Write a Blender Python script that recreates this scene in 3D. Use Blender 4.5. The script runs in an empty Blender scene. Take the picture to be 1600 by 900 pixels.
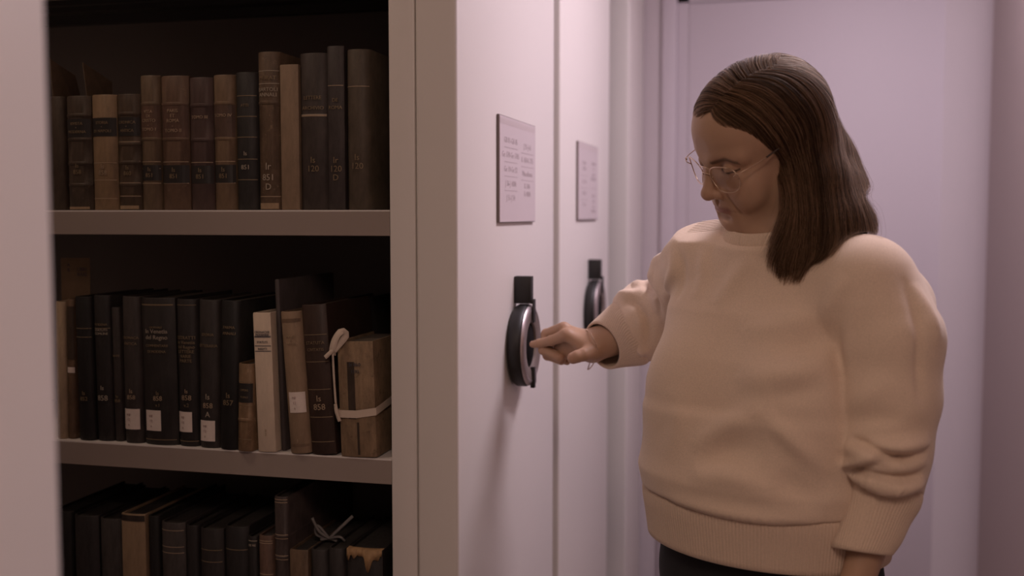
import bpy, bmesh, math, random
import numpy as np
from mathutils import Vector, Matrix

# ------------------------------------------------------------------ camera, light, exposure
SC = bpy.context.scene
COL = SC.collection
FPX, YAW, PITCH = 1700.0, math.radians(14.2), math.radians(3.87)
CAM = Vector((0.0, 0.0, 1.42))
FH = Vector((-math.sin(YAW), math.cos(YAW), 0)); RT = Vector((math.cos(YAW), math.sin(YAW), 0))
FW = FH * math.cos(PITCH) - Vector((0, 0, 1)) * math.sin(PITCH)
UP = FH * math.sin(PITCH) + Vector((0, 0, 1)) * math.cos(PITCH)

cam_data = bpy.data.cameras.new('camera')
cam_data.sensor_width = 36.0
cam_data.lens = FPX / 1600 * 36
cam_data.clip_start = 0.05
cam_data.dof.use_dof = True
cam_data.dof.focus_distance = 1.80
cam_data.dof.aperture_fstop = 2.5
cam = bpy.data.objects.new('camera', cam_data); COL.objects.link(cam)
cam.matrix_world = Matrix(((RT.x, UP.x, -FW.x, CAM.x), (RT.y, UP.y, -FW.y, CAM.y), (RT.z, UP.z, -FW.z, CAM.z), (0, 0, 0, 1)))
SC.camera = cam

SC.view_settings.view_transform = 'Standard'
SC.view_settings.look = 'None'
SC.view_settings.exposure = -0.42
SC.view_settings.gamma = 1.0
SC.view_settings.use_curve_mapping = False

world = bpy.data.worlds.new('world'); SC.world = world
world.use_nodes = True
world.node_tree.nodes['Background'].inputs[0].default_value = (1.0, 0.62, 0.42, 1)
world.node_tree.nodes['Background'].inputs[1].default_value = 0.03

def area_lamp(name, loc, size, watts, color, rot=(0, 0, 0), spread=180):
    l = bpy.data.lights.new(name, 'AREA'); l.shape = 'RECTANGLE'
    l.size, l.size_y = size; l.energy = watts; l.color = color
    l.spread = math.radians(spread)
    o = bpy.data.objects.new(name, l); o.location = loc; o.rotation_euler = rot; COL.objects.link(o)
    return o
area_lamp('corridor_lamp', (0.43, 2.55, 2.66), (0.22, 1.1), 39, (1.0, 0.872, 0.985))
area_lamp('aisle_lamp', (-1.55, 1.12, 2.66), (0.6, 0.15), 6, (1.0, 0.74, 0.56))
area_lamp('entrance_lamp', (0.20, -0.7, 2.66), (0.22, 1.1), 29, (1.0, 0.745, 0.61))

def P(px, py, d):
    return CAM + FW * d + RT * ((px - 800) / FPX * d) + UP * ((450 - py) / FPX * d)
def ray(px, py):
    return (FW + RT * ((px - 800) / FPX) + UP * ((450 - py) / FPX))
def PY(px, py, Y):
    r = ray(px, py); return CAM + r * ((Y - CAM.y) / r.y)
def PX(px, py, X):
    r = ray(px, py); return CAM + r * ((X - CAM.x) / r.x)

# ------------------------------------------------------------------ helpers
def tag(o, label=None, cat=None, group=None, kind=None):
    if label: o['label'] = label
    if cat: o['category'] = cat
    if group: o['group'] = group
    if kind: o['kind'] = kind
    return o
def empty(name, loc=(0, 0, 0), rot=(0, 0, 0)):
    o = bpy.data.objects.new(name, None); o.location = loc; o.rotation_euler = rot
    o.empty_display_size = 0.05
    COL.objects.link(o); return o
def mesh_obj(name, verts, faces, mat, parent=None, smooth=False, loc=None):
    me = bpy.data.meshes.new(name)
    me.from_pydata([tuple(v) for v in verts], [], [tuple(f) for f in faces])
    me.materials.append(mat); me.update()
    o = bpy.data.objects.new(name, me); COL.objects.link(o)
    if parent: o.parent = parent
    if loc: o.location = loc
    if smooth: me.polygons.foreach_set('use_smooth', [True] * len(me.polygons))
    return o
def bm_obj(name, bm, mat, parent=None, smooth=False, autosmooth=None):
    me = bpy.data.meshes.new(name); bmesh.ops.recalc_face_normals(bm, faces=bm.faces[:])
    bm.to_mesh(me); bm.free()
    if not isinstance(mat, (list, tuple)): mat = [mat]
    for m in mat: me.materials.append(m)
    o = bpy.data.objects.new(name, me); COL.objects.link(o)
    if parent: o.parent = parent
    if smooth: me.polygons.foreach_set('use_smooth', [True] * len(me.polygons))
    if autosmooth: me.set_sharp_from_angle(angle=math.radians(autosmooth))
    return o
def add_box(bm, x0, x1, y0, y1, z0, z1, bev=0.0, seg=2):
    vs = [bm.verts.new((x, y, z)) for z in (z0, z1) for y in (y0, y1) for x in (x0, x1)]
    fs = [(0, 1, 3, 2), (4, 6, 7, 5), (0, 4, 5, 1), (2, 3, 7, 6), (0, 2, 6, 4), (1, 5, 7, 3)]
    faces = [bm.faces.new([vs[i] for i in f]) for f in fs]
    if bev > 0:
        es = list({e for f in faces for e in f.edges})
        bmesh.ops.bevel(bm, geom=es, offset=bev, segments=seg, affect='EDGES', profile=0.5)
def box(name, x0, x1, y0, y1, z0, z1, mat, parent=None, bev=0.0, seg=2):
    bm = bmesh.new(); add_box(bm, x0, x1, y0, y1, z0, z1, bev, seg)
    return bm_obj(name, bm, mat, parent, smooth=bev > 0, autosmooth=40 if bev > 0 else None)
def lathe(name, prof, mat, parent=None, axis='X', n=64, loc=(0, 0, 0), angle=40):
    """profile of (radius, height) pairs turned about the axis"""
    bm = bmesh.new(); rings = []
    for r, h in prof:
        ring = []
        for i in range(n):
            a = 2 * math.pi * i / n; c, s = r * math.cos(a), r * math.sin(a)
            p = (h, c, s) if axis == 'X' else ((c, s, h) if axis == 'Z' else (c, h, s))
            ring.append(bm.verts.new(p))
        rings.append(ring)
    for a, b in zip(rings[:-1], rings[1:]):
        for i in range(n):
            j = (i + 1) % n
            bm.faces.new((a[i], a[j], b[j], b[i]))
    if prof[0][0] > 1e-5: bm.faces.new(rings[0])
    if prof[-1][0] > 1e-5: bm.faces.new(rings[-1])
    bmesh.ops.remove_doubles(bm, verts=bm.verts[:], dist=1e-6)
    o = bm_obj(name, bm, mat, parent, smooth=True, autosmooth=angle); o.location = loc
    return o
def tube(bm, pts, rads, n=8, closed=False, cap=True):
    pts = [Vector(p) for p in pts]; m = len(pts)
    if not hasattr(rads, '__len__'): rads = [rads] * m
    rings = []; nrm = None
    for i in range(m):
        a = pts[i - 1] if (i > 0 or closed) else pts[0]
        b = pts[(i + 1) % m] if (i < m - 1 or closed) else pts[-1]
        t = (b - a).normalized()
        if nrm is None:
            nrm = t.orthogonal().normalized()
        nrm = (nrm - t * nrm.dot(t)).normalized(); bi = t.cross(nrm)
        rings.append([bm.verts.new(pts[i] + (nrm * math.cos(k * 2 * math.pi / n) + bi * math.sin(k * 2 * math.pi / n)) * rads[i]) for k in range(n)])
    rng = range(m if closed else m - 1)
    for i in rng:
        A, B = rings[i], rings[(i + 1) % m]
        for k in range(n):
            bm.faces.new((A[k], A[(k + 1) % n], B[(k + 1) % n], B[k]))
    if cap and not closed:
        bm.faces.new(rings[0]); bm.faces.new(rings[-1])
def smooth_path(pts, n):
    """Catmull-Rom through the points, resampled evenly to n points"""
    p = np.array([tuple(q) for q in pts], float)
    q = np.vstack([2 * p[0] - p[1], p, 2 * p[-1] - p[-2]]); out = []
    for i in range(1, len(q) - 2):
        for t in np.linspace(0, 1, 12, endpoint=False):
            a, b, c, d = q[i - 1], q[i], q[i + 1], q[i + 2]
            out.append(.5 * ((2 * b) + (c - a) * t + (2 * a - 5 * b + 4 * c - d) * t * t + (3 * b - 3 * c + d - a) * t ** 3))
    out.append(p[-1]); out = np.array(out)
    s = np.concatenate([[0], np.cumsum(np.linalg.norm(np.diff(out, axis=0), axis=1))])
    u = np.linspace(0, s[-1], n)
    return np.stack([np.interp(u, s, out[:, k]) for k in range(out.shape[1])], 1)

# ------------------------------------------------------------------ materials
def new_mat(name):
    m = bpy.data.materials.new(name); m.use_nodes = True
    return m, m.node_tree, m.node_tree.nodes['Principled BSDF']
def mat(name, col, rough=0.5, metal=0.0, spec=0.5, noise=None, bump=None, coat=0.0, sheen=0.0):
    """noise=(scale, amount) varies the pigment, bump=(scale, strength, distance) gives a grain"""
    m, nt, b = new_mat(name)
    b.inputs['Base Color'].default_value = (*col, 1); b.inputs['Roughness'].default_value = rough
    b.inputs['Metallic'].default_value = metal; b.inputs['Specular IOR Level'].default_value = spec
    b.inputs['Coat Weight'].default_value = coat; b.inputs['Sheen Weight'].default_value = sheen
    tc = nt.nodes.new('ShaderNodeTexCoord')
    if noise:
        n = nt.nodes.new('ShaderNodeTexNoise'); n.inputs['Scale'].default_value = noise[0]; n.inputs['Detail'].default_value = 6
        n.inputs['Roughness'].default_value = 0.65
        nt.links.new(tc.outputs['Object'], n.inputs['Vector'])
        r = nt.nodes.new('ShaderNodeValToRGB')
        k = noise[1]
        r.color_ramp.elements[0].position = 0.3; r.color_ramp.elements[1].position = 0.7
        r.color_ramp.elements[0].color = (*[c * (1 - k) for c in col], 1)
        r.color_ramp.elements[1].color = (*[min(1, c * (1 + k)) for c in col], 1)
        nt.links.new(n.outputs['Fac'], r.inputs['Fac']); nt.links.new(r.outputs['Color'], b.inputs['Base Color'])
    if bump:
        n2 = nt.nodes.new('ShaderNodeTexNoise'); n2.inputs['Scale'].default_value = bump[0]; n2.inputs['Detail'].default_value = 4
        nt.links.new(tc.outputs['Object'], n2.inputs['Vector'])
        bp = nt.nodes.new('ShaderNodeBump'); bp.inputs['Strength'].default_value = bump[1]; bp.inputs['Distance'].default_value = bump[2]
        nt.links.new(n2.outputs['Fac'], bp.inputs['Height']); nt.links.new(bp.outputs['Normal'], b.inputs['Normal'])
    return m
M = {}
M['lip'] = mat('shaded_lip_steel', (0.33, 0.27, 0.238), 0.38)  # shade of the shelf lip put into its colour, darker than the white steel
M['white'] = mat('painted_steel', (0.76, 0.71, 0.675), 0.42, bump=(900, 0.04, 0.001))
M['wall'] = mat('wall_paint', (0.56, 0.495, 0.515), 0.75, bump=(350, 0.06, 0.002))
M['wallwarm'] = mat('wall_paint_warm_shade', (0.40, 0.32, 0.315), 0.8, bump=(350, 0.06, 0.002))  # on the right wall this darker tone is painted-in shade
M['door'] = mat('door_paint', (0.55, 0.487, 0.525), 0.6, bump=(500, 0.03, 0.001))
M['ceil'] = mat('ceiling_paint', (0.70, 0.64, 0.62), 0.9)
M['floor'] = mat('floor_vinyl', (0.30, 0.24, 0.21), 0.5, noise=(40, 0.12))
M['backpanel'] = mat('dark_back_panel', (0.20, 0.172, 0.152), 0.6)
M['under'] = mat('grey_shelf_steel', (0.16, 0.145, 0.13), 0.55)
M['matte'] = mat('matte_black', (0.010, 0.008, 0.008), 0.9, spec=0.08)
M['dark'] = mat('underside_shade', (0.06, 0.054, 0.05), 0.7)  # shade under the shelves, painted as a dark colour
M['satin'] = mat('satin_metal', (0.30, 0.245, 0.225), 0.5, metal=0.6)
M['black'] = mat('black_plastic', (0.011, 0.0095, 0.009), 0.5, bump=(1200, 0.08, 0.0005))
M['blackgloss'] = mat('black_gloss_plastic', (0.018, 0.015, 0.015), 0.22)
M['silver'] = mat('silver_metal', (0.52, 0.46, 0.46), 0.36, metal=0.85)
M['signcard'] = mat('sign_card', (0.66, 0.575, 0.585), 0.35, coat=0.3)
M['signedge'] = mat('sign_edge', (0.17, 0.13, 0.12), 0.4)
M['signink'] = mat('sign_ink', (0.44, 0.365, 0.38), 0.6)
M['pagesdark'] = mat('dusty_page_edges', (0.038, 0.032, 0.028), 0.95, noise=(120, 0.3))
M['pages'] = mat('page_edges', (0.13, 0.10, 0.075), 0.9, noise=(120, 0.25))
M['paper'] = mat('paper', (0.50, 0.42, 0.33), 0.9, noise=(60, 0.15))
M['sticker'] = mat('sticker_paper', (0.72, 0.62, 0.56), 0.7, noise=(90, 0.06))
M['gold'] = mat('gold_lettering', (0.25, 0.18, 0.105), 0.5, metal=0.2)
M['pale'] = mat('pale_lettering', (0.37, 0.31, 0.24), 0.7)
M['ink'] = mat('ink', (0.06, 0.06, 0.08), 0.7)
M['blackl'] = mat('black_label_leather', (0.022, 0.018, 0.016), 0.5)
M['ribbon'] = mat('cotton_tape', (0.60, 0.49, 0.40), 0.9, bump=(800, 0.2, 0.001))
M['ribbondark'] = mat('grey_tape', (0.22, 0.20, 0.19), 0.9)
# ------------------------------------------------------------------ the room
XP = -0.53                                   # plane of the end panels facing the corridor
WR, WB, WREAR, WL = 0.65, 4.10, -2.6, -2.6
ZC = 2.72
def plane_box(name, *a):
    m = a[-1]; return tag(box(name, *a[:-1], m), kind='structure')
plane_box('floor', WL, WR + 0.1, WREAR, WB + 0.1, -0.1, 0, M['floor'])
plane_box('ceiling', WL, WR + 0.1, WREAR, WB + 0.1, ZC, ZC + 0.1, M['ceil'])
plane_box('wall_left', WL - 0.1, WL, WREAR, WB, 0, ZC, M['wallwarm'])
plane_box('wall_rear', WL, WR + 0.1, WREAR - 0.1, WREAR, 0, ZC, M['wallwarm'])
# right wall: corner rounded for a soft light gradient, flat face painted as shade
def right_wall():
    R = 0.16
    pts = [(WR, WREAR)]
    for i in range(9):
        a = math.pi / 2 * i / 8
        pts.append((WR - R + R * math.cos(a), WB - R + R * math.sin(a)))
    out = [(WR - R, WB + 0.1), (WR + 0.1, WB + 0.1), (WR + 0.1, WREAR)]
    ring = pts + out
    n = len(ring)
    v = [(x, y, 0) for x, y in ring] + [(x, y, ZC) for x, y in ring]
    f = [tuple(range(n))[::-1], tuple(range(n, 2 * n))] + [(i, (i + 1) % n, n + (i + 1) % n, n + i) for i in range(n)]
    o = mesh_obj('wall_right', v, f, M['wall'], smooth=True)
    o.data.set_sharp_from_angle(angle=math.radians(35))
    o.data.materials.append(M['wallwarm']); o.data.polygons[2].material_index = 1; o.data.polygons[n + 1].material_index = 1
    tag(o, kind='structure')
right_wall()
# back wall with the door opening
dl, dr = -0.364, 0.535
dtop = PY(1090, 5, WB).z
jl, jr = dl - 0.043, dr + 0.003
bm = bmesh.new()
add_box(bm, WL, jl, WB, WB + 0.1, 0, ZC); add_box(bm, jl, jr, WB, WB + 0.1, dtop + 0.04, ZC)
tag(bm_obj('wall_back', bm, M['wall']), kind='structure')
d = empty('door_1', ((dl + dr) / 2, WB, 0)); tag(d, kind='structure')
cx = (dl + dr) / 2
def dbox(name, x0, x1, y0, y1, z0, z1, m, bev=0.002):
    return box(name, x0 - cx, x1 - cx, y0 - WB, y1 - WB, z0, z1, m, d, bev)
dbox('door_leaf', dl, dr, WB - 0.003, WB + 0.04, 0.008, dtop, M['door'], 0.002)
bm = bmesh.new()
add_box(bm, jl - 0.055 - cx, jl - cx, -0.018, -0.0005, 0, dtop + 0.095, 0.004)
add_box(bm, jl - cx, jr - cx, -0.018, -0.0005, dtop + 0.04, dtop + 0.095, 0.004)
add_box(bm, jl + 0.0005 - cx, dl - 0.0012 - cx, 0.0, 0.09, 0, dtop + 0.035)
add_box(bm, jl + 0.0005 - cx, jr - 0.0005 - cx, 0.0, 0.09, dtop + 0.004, dtop + 0.038)
bm_obj('door_frame', bm, M['door'], d, smooth=True, autosmooth=40)

# ------------------------------------------------------------------ the mobile shelving units
YF = 1.727
Z1 = PY(350, 328.3, YF).z; Z2 = PY(350, 703.8, YF).z
PITCHZ = Z1 - Z2; Z3 = Z2 - PITCHZ; LIP = 0.044
UH = 2.36
SHELF_Z = [Z1 + PITCHZ, Z1, Z2, Z3, 0.12]
def text_mesh(name, body, size, mtx, material, parent, bend=None, align='CENTER', depth=0.0003):
    c = bpy.data.curves.new(name, 'FONT'); c.body = body; c.size = size; c.align_x = align; c.align_y = 'CENTER'
    c.extrude = depth; c.resolution_u = 2
    o = bpy.data.objects.new(name, c); COL.objects.link(o)
    bpy.context.view_layer.update()
    me = bpy.data.meshes.new_from_object(o.evaluated_get(bpy.context.evaluated_depsgraph_get()))
    bpy.data.objects.remove(o); bpy.data.curves.remove(c)
    me.transform(mtx)
    if bend:
        for v in me.vertices: v.co.y += bend(v.co.x)
    me.name = name; me.materials.clear(); me.materials.append(material)
    r = bpy.data.objects.new(name, me); COL.objects.link(r); r.parent = parent
    return r
M_SPINE = Matrix(((1, 0, 0, 0), (0, 0, -1, 0), (0, 1, 0, 0), (0, 0, 0, 1)))      # text in the XZ plane facing -Y
M_PANEL = Matrix(((0, 0, 1, 0), (1, 0, 0, 0), (0, 1, 0, 0), (0, 0, 0, 1)))       # text in the YZ plane facing +X

def make_handle(unit, yc, zc):
    """round turn handle on the end panel; everything relative to the unit's empty"""
    h = lathe('turn_handle', [(0.0, 0.0005), (0.070, 0.0005), (0.079, 0.004), (0.083, 0.010), (0.083, 0.026), (0.0805, 0.0285), (0.0, 0.0285)], M['black'], unit, 'X', 80, (0, yc, zc), 45)
    h['label'] = 'round turn handle with black rim and silver face'
    lathe('silver_ring', [(0.0795, 0.0286), (0.0812, 0.031), (0.0788, 0.0350), (0.0715, 0.0374), (0.0700, 0.0368), (0.0700, 0.0288)], M['silver'], h, 'X', 80, (0, 0, 0), 60)['label'] = 'bright silver outer ring of the handle'
    lathe('face_plate', [(0.0697, 0.0288), (0.0697, 0.0364), (0.0510, 0.0354), (0.0462, 0.0330), (0.0455, 0.0288)], M['satin'], h, 'X', 80, (0, 0, 0), 50)['label'] = 'brownish satin metal face'
    lathe('centre_hub', [(0.0445, 0.0287), (0.0440, 0.0292), (0.034, 0.0295), (0.031, 0.0320), (0.0, 0.0330)], M['matte'], h, 'X', 64, (0, 0, 0), 40)['label'] = 'black hub in the middle of the handle'
    bm = bmesh.new(); add_box(bm, 0.0005, 0.0335, -0.011, 0.011, 0.0845, 0.139, 0.0015)
    add_box(bm, 0.0332, 0.0352, -0.011, 0.011, 0.0845, 0.139, 0.0008); add_box(bm, 0.0380, 0.0405, -0.010, 0.010, 0.046, 0.0925, 0.0008); add_box(bm, 0.0340, 0.0402, -0.010, 0.010, 0.0840, 0.0930, 0.0008)
    bm_obj('mounting_bracket', bm, M['black'], h, smooth=True, autosmooth=40)['label'] = 'flat black bracket standing above the handle'
    bm = bmesh.new(); add_box(bm, 0.0330, 0.0415, -0.006, 0.006, -0.086, -0.044, 0.001)
    bm_obj('lock_tab', bm, M['black'], h, smooth=True, autosmooth=40)
    bm = bmesh.new(); add_box(bm, 0.0335, 0.0400, 0.010, 0.022, -0.079, -0.050, 0.002)
    bm_obj('release_button', bm, M['silver'], h, smooth=True, autosmooth=40)
    return h
SIGN_A = ([('G\u00df 01-G\u00df 05', 0.020), ('Ge 170-Ge 1785', 0.020), ('Ge 19-Ge 52', 0.020), ('J 36-J 4000', 0.020), ('J 51-J 54', 0.020)],
          [('J 55-J 65', 0.020), ('K 450-K 775', 0.020), ('Miscellanea', 0.019), ('R 348-\nR 4000', 0.020)])
def make_sign(unit, yc, zc, which):
    W, H = 0.298, 0.203
    bm = bmesh.new(); add_box(bm, 0.0005, 0.0055, -W / 2, W / 2, -H / 2, H / 2, 0.0008)
    s = bm_obj('index_sign', bm, M['signedge'], unit); s.location = (0, yc, zc)
    s['label'] = 'white index sign with a dark edge'
    box('sign_card', 0.0056, 0.0062, -W / 2 + 0.0015, W / 2 - 0.0015, -H / 2 + 0.0015, H / 2 - 0.0015, M['signcard'], s)
    def t(body, y, z, size, al='CENTER'):
        text_mesh('sign_lettering', body, size, Matrix.Translation((0.0064, y, z)) @ M_PANEL @ Matrix.Diagonal((1.25, 1, 1, 1)), M['signink'], s, align=al, depth=0.00008)
    def line(y0, y1, z):
        box('ruled_line', 0.0063, 0.0065, y0, y1, z - 0.0006, z + 0.0006, M['signink'], s)
    bm = bmesh.new(); add_box(bm, 0.0063, 0.0064, -W / 2 + 0.004, W / 2 - 0.004, H / 2 - 0.016, H / 2 - 0.006)
    bm_obj('header_band', bm, mat('sign_header', (0.57, 0.49, 0.49), 0.4), s)
    if which == 0:
        for i, (b, z) in enumerate(SIGN_A[0]):
            t(b, -0.064, 0.056 - i * 0.0275, 0.0158)
            if i < 4: line(-0.112, -0.012, 0.0425 - i * 0.0275)
        for i, (b, z) in enumerate(SIGN_A[1]):
            t(b, 0.074, 0.052 - i * 0.0275 - (0.006 if i == 3 else 0), 0.0158)
            if i < 3: line(0.022, 0.128, 0.0385 - i * 0.0275)
    else:
        rows = ['N 348-\nN 780', 'Q 1-Q 9', 'R 5-R 8', 'S 1-S 4']
        z = 0.045
        for i, b in enumerate(rows):
            t(b, -0.066, z - (0.004 if i == 0 else 0), 0.0145); 
            if i < 3: line(-0.118, -0.014, z - (0.030 if i == 0 else 0.0175))
            z -= 0.046 if i == 0 else 0.030
        for b, zz in (('Collezione', 0.052), ('dei', 0.037), ('Fondi', 0.022), ('Miscellanea', 0.010), ('Opere', -0.036), ('della', -0.051), ('Sala', -0.066), ('Manoscritti', -0.078)):
            t(b, 0.074, zz, 0.0125)
        line(0.026, 0.122, -0.016)
    return s
def make_unit(y0, y1, label, sign=None, length=1.45, single=False, handle=True, group=None):
    u = empty('shelving_unit', (XP, y0, 0))
    tag(u, label, 'shelving')
    D = y1 - y0
    # end panel that faces the corridor, rounded at its front edges
    e = box('end_panel', -0.0725, 0.0, 0.0, D, 0.02, UH + 0.02, M['white'], u, 0.006, 4)
    # uprights
    for (ya, yb) in (((0.004, 0.044), (D - 0.044, D - 0.004)) if not single else ((0.004, 0.044),)):
        box('upright', -0.121, -0.0750, ya, yb, 0.02, UH, M['white'], u, 0.003)
        box('upright', -length - 0.05, -length, ya, yb, 0.02, UH, M['white'], u, 0.003)
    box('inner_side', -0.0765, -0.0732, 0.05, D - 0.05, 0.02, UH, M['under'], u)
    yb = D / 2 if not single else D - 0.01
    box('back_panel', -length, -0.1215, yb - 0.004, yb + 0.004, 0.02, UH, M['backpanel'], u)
    for z in SHELF_Z:
        for side in ((0, 1) if not single else (0,)):
            ya, yz = (0.006, yb - 0.006) if side == 0 else (yb + 0.006, D - 0.006)
            bm = bmesh.new()
            xa, xz = -length + 0.0005, -0.1215
            lipy = (ya, ya + 0.002) if side == 0 else (yz - 0.002, yz)
            add_box(bm, xa, xz, ya, yz, z - 0.0025, z)                      # deck
            lm = bmesh.new()
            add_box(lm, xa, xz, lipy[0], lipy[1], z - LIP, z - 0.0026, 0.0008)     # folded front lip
            ret = (ya + 0.0021, ya + 0.020) if side == 0 else (yz - 0.020, yz - 0.0021)
            add_box(lm, xa, xz, ret[0], ret[1], z - LIP, z - LIP + 0.002)   # return flange
            bk = (yz - 0.0225, yz - 0.0015) if side == 0 else (ya + 0.0015, ya + 0.0225)
            sh = bm_obj('shelf', bm, M['white'], u)
            um = bmesh.new(); ua, ub = (ya + 0.0205, yz - 0.023) if side == 0 else (ya + 0.023, yz - 0.0205)
            add_box(um, xa, xz, ua, ub, z - 0.0050, z - 0.0027)
            add_box(um, xa, xz, bk[0] + (0.0005 if side == 0 else 0), bk[1] - (0 if side == 0 else 0.0005), z - 0.024, z - 0.0026)       # rear stiffener
            for fr in (0.35, 0.55, 0.75):
                yy = ua + (ub - ua) * fr; add_box(um, xa, xz, yy - 0.008, yy + 0.008, z - 0.016, z - 0.0051)
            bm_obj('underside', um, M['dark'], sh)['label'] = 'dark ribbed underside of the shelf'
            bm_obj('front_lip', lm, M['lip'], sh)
    box('top_panel', -length - 0.05, -0.0730, 0.004, D - 0.004, UH, UH + 0.02, M['white'], u, 0.002)
    box('plinth', -length - 0.05, -0.0730, 0.03, D - 0.03, 0.002, 0.02, M['black'], u)
    if sign is not None:
        make_sign(u, *sign)
    if handle:
        make_handle(u, *handle)
    return u
hz = PX(805, 538.5, XP).z
sz1 = PX(806, 268, XP).z
make_unit(1.727, 2.493, 'white mobile shelving unit full of old books, its handle being touched by a woman', (2.125 - 1.727, sz1, 0), handle=(2.12 - 1.727, hz))
make_unit(2.567, 3.298, 'white shelving unit behind the one being operated, closed, its handle partly hidden by a sleeve', (2.915 - 2.567, PX(916, 284.5, XP).z, 1), handle=(2.955 - 2.567, hz))
make_unit(3.714, 4.085, 'narrow white shelving unit against the back wall beside the door', None, single=True, handle=None)
make_unit(-0.06, 0.703, 'blurred white shelving unit at the left edge, nearest to the viewer', None, handle=None)
# ------------------------------------------------------------------ books
_lc = {}
def leather(col, rough=0.55, k=0.35, wear=None):
    key = (col, rough, k, wear)
    if key in _lc: return _lc[key]
    m, nt, b = new_mat('book_cover_%02d' % len(_lc))
    b.inputs['Roughness'].default_value = rough; b.inputs['Specular IOR Level'].default_value = 0.35
    tc = nt.nodes.new('ShaderNodeTexCoord')
    n = nt.nodes.new('ShaderNodeTexNoise'); n.inputs['Scale'].default_value = 28; n.inputs['Detail'].default_value = 8; n.inputs['Roughness'].default_value = 0.7
    mp = nt.nodes.new('ShaderNodeMapping'); mp.inputs['Scale'].default_value = (2.2, 1, 0.7)
    nt.links.new(tc.outputs['Object'], mp.inputs['Vector']); nt.links.new(mp.outputs['Vector'], n.inputs['Vector'])
    r = nt.nodes.new('ShaderNodeValToRGB')
    r.color_ramp.elements[0].position = 0.32; r.color_ramp.elements[1].position = 0.68
    r.color_ramp.elements[0].color = (*[c * (1 - k) for c in col], 1); r.color_ramp.elements[1].color = (*[min(1, c * (1 + k)) for c in col], 1)
    nt.links.new(n.outputs['Fac'], r.inputs['Fac'])
    src = r.outputs['Color']
    if wear:
        n3 = nt.nodes.new('ShaderNodeTexNoise'); n3.inputs['Scale'].default_value = 60; n3.inputs['Detail'].default_value = 10; n3.inputs['Roughness'].default_value = 0.8
        nt.links.new(tc.outputs['Object'], n3.inputs['Vector'])
        r3 = nt.nodes.new('ShaderNodeValToRGB'); r3.color_ramp.elements[0].position = 0.56; r3.color_ramp.elements[1].position = 0.66
        nt.links.new(n3.outputs['Fac'], r3.inputs['Fac'])
        mx = nt.nodes.new('ShaderNodeMixRGB'); mx.inputs['Color2'].default_value = (*wear, 1)
        nt.links.new(r3.outputs['Color'], mx.inputs['Fac']); nt.links.new(src, mx.inputs['Color1']); src = mx.outputs['Color']
    nt.links.new(src, b.inputs['Base Color'])
    n2 = nt.nodes.new('ShaderNodeTexNoise'); n2.inputs['Scale'].default_value = 420; n2.inputs['Detail'].default_value = 3
    nt.links.new(tc.outputs['Object'], n2.inputs['Vector'])
    bp = nt.nodes.new('ShaderNodeBump'); bp.inputs['Strength'].default_value = 0.25; bp.inputs['Distance'].default_value = 0.0008
    nt.links.new(n2.outputs['Fac'], bp.inputs['Height']); nt.links.new(bp.outputs['Normal'], b.inputs['Normal'])
    _lc[key] = m; return m
BROWN, DBROWN, TAN, BLACK, DARK, OLIVE, CREAM, RED = (0.135, 0.092, 0.058), (0.062, 0.043, 0.030), (0.30, 0.21, 0.13), (0.016, 0.0145, 0.014), (0.030, 0.027, 0.025), (0.075, 0.06, 0.040), (0.62, 0.50, 0.39), (0.046, 0.027, 0.020)

def arc_y(x, w, s):
    t = min(1.0, abs(x) / (w / 2)); return s * (1 - math.sqrt(max(0.0, 1 - 0.96 * t * t))) / (1 - 0.2)
def patch(name, w, s, x0, x1, z0, z1, off, material, parent, n=10, thick=0.0004):
    """a label following the curve of the spine"""
    v = []; f = []
    for i in range(n + 1):
        x = x0 + (x1 - x0) * i / n; y = arc_y(x, w, s) - off
        for dy in (0, thick):
            v += [(x, y + dy, z0), (x, y + dy, z1)]
    for i in range(n):
        a, b2 = i * 4, i * 4 + 4
        f += [(a, b2, b2 + 1, a + 1), (a + 3, b2 + 3, b2 + 2, a + 2), (a + 1, b2 + 1, b2 + 3, a + 3), (a + 2, b2 + 2, b2, a)]
    f += [(0, 1, 3, 2), (n * 4 + 2, n * 4 + 3, n * 4 + 1, n * 4)]
    return mesh_obj(name, v, f, material, parent, smooth=False)
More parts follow.
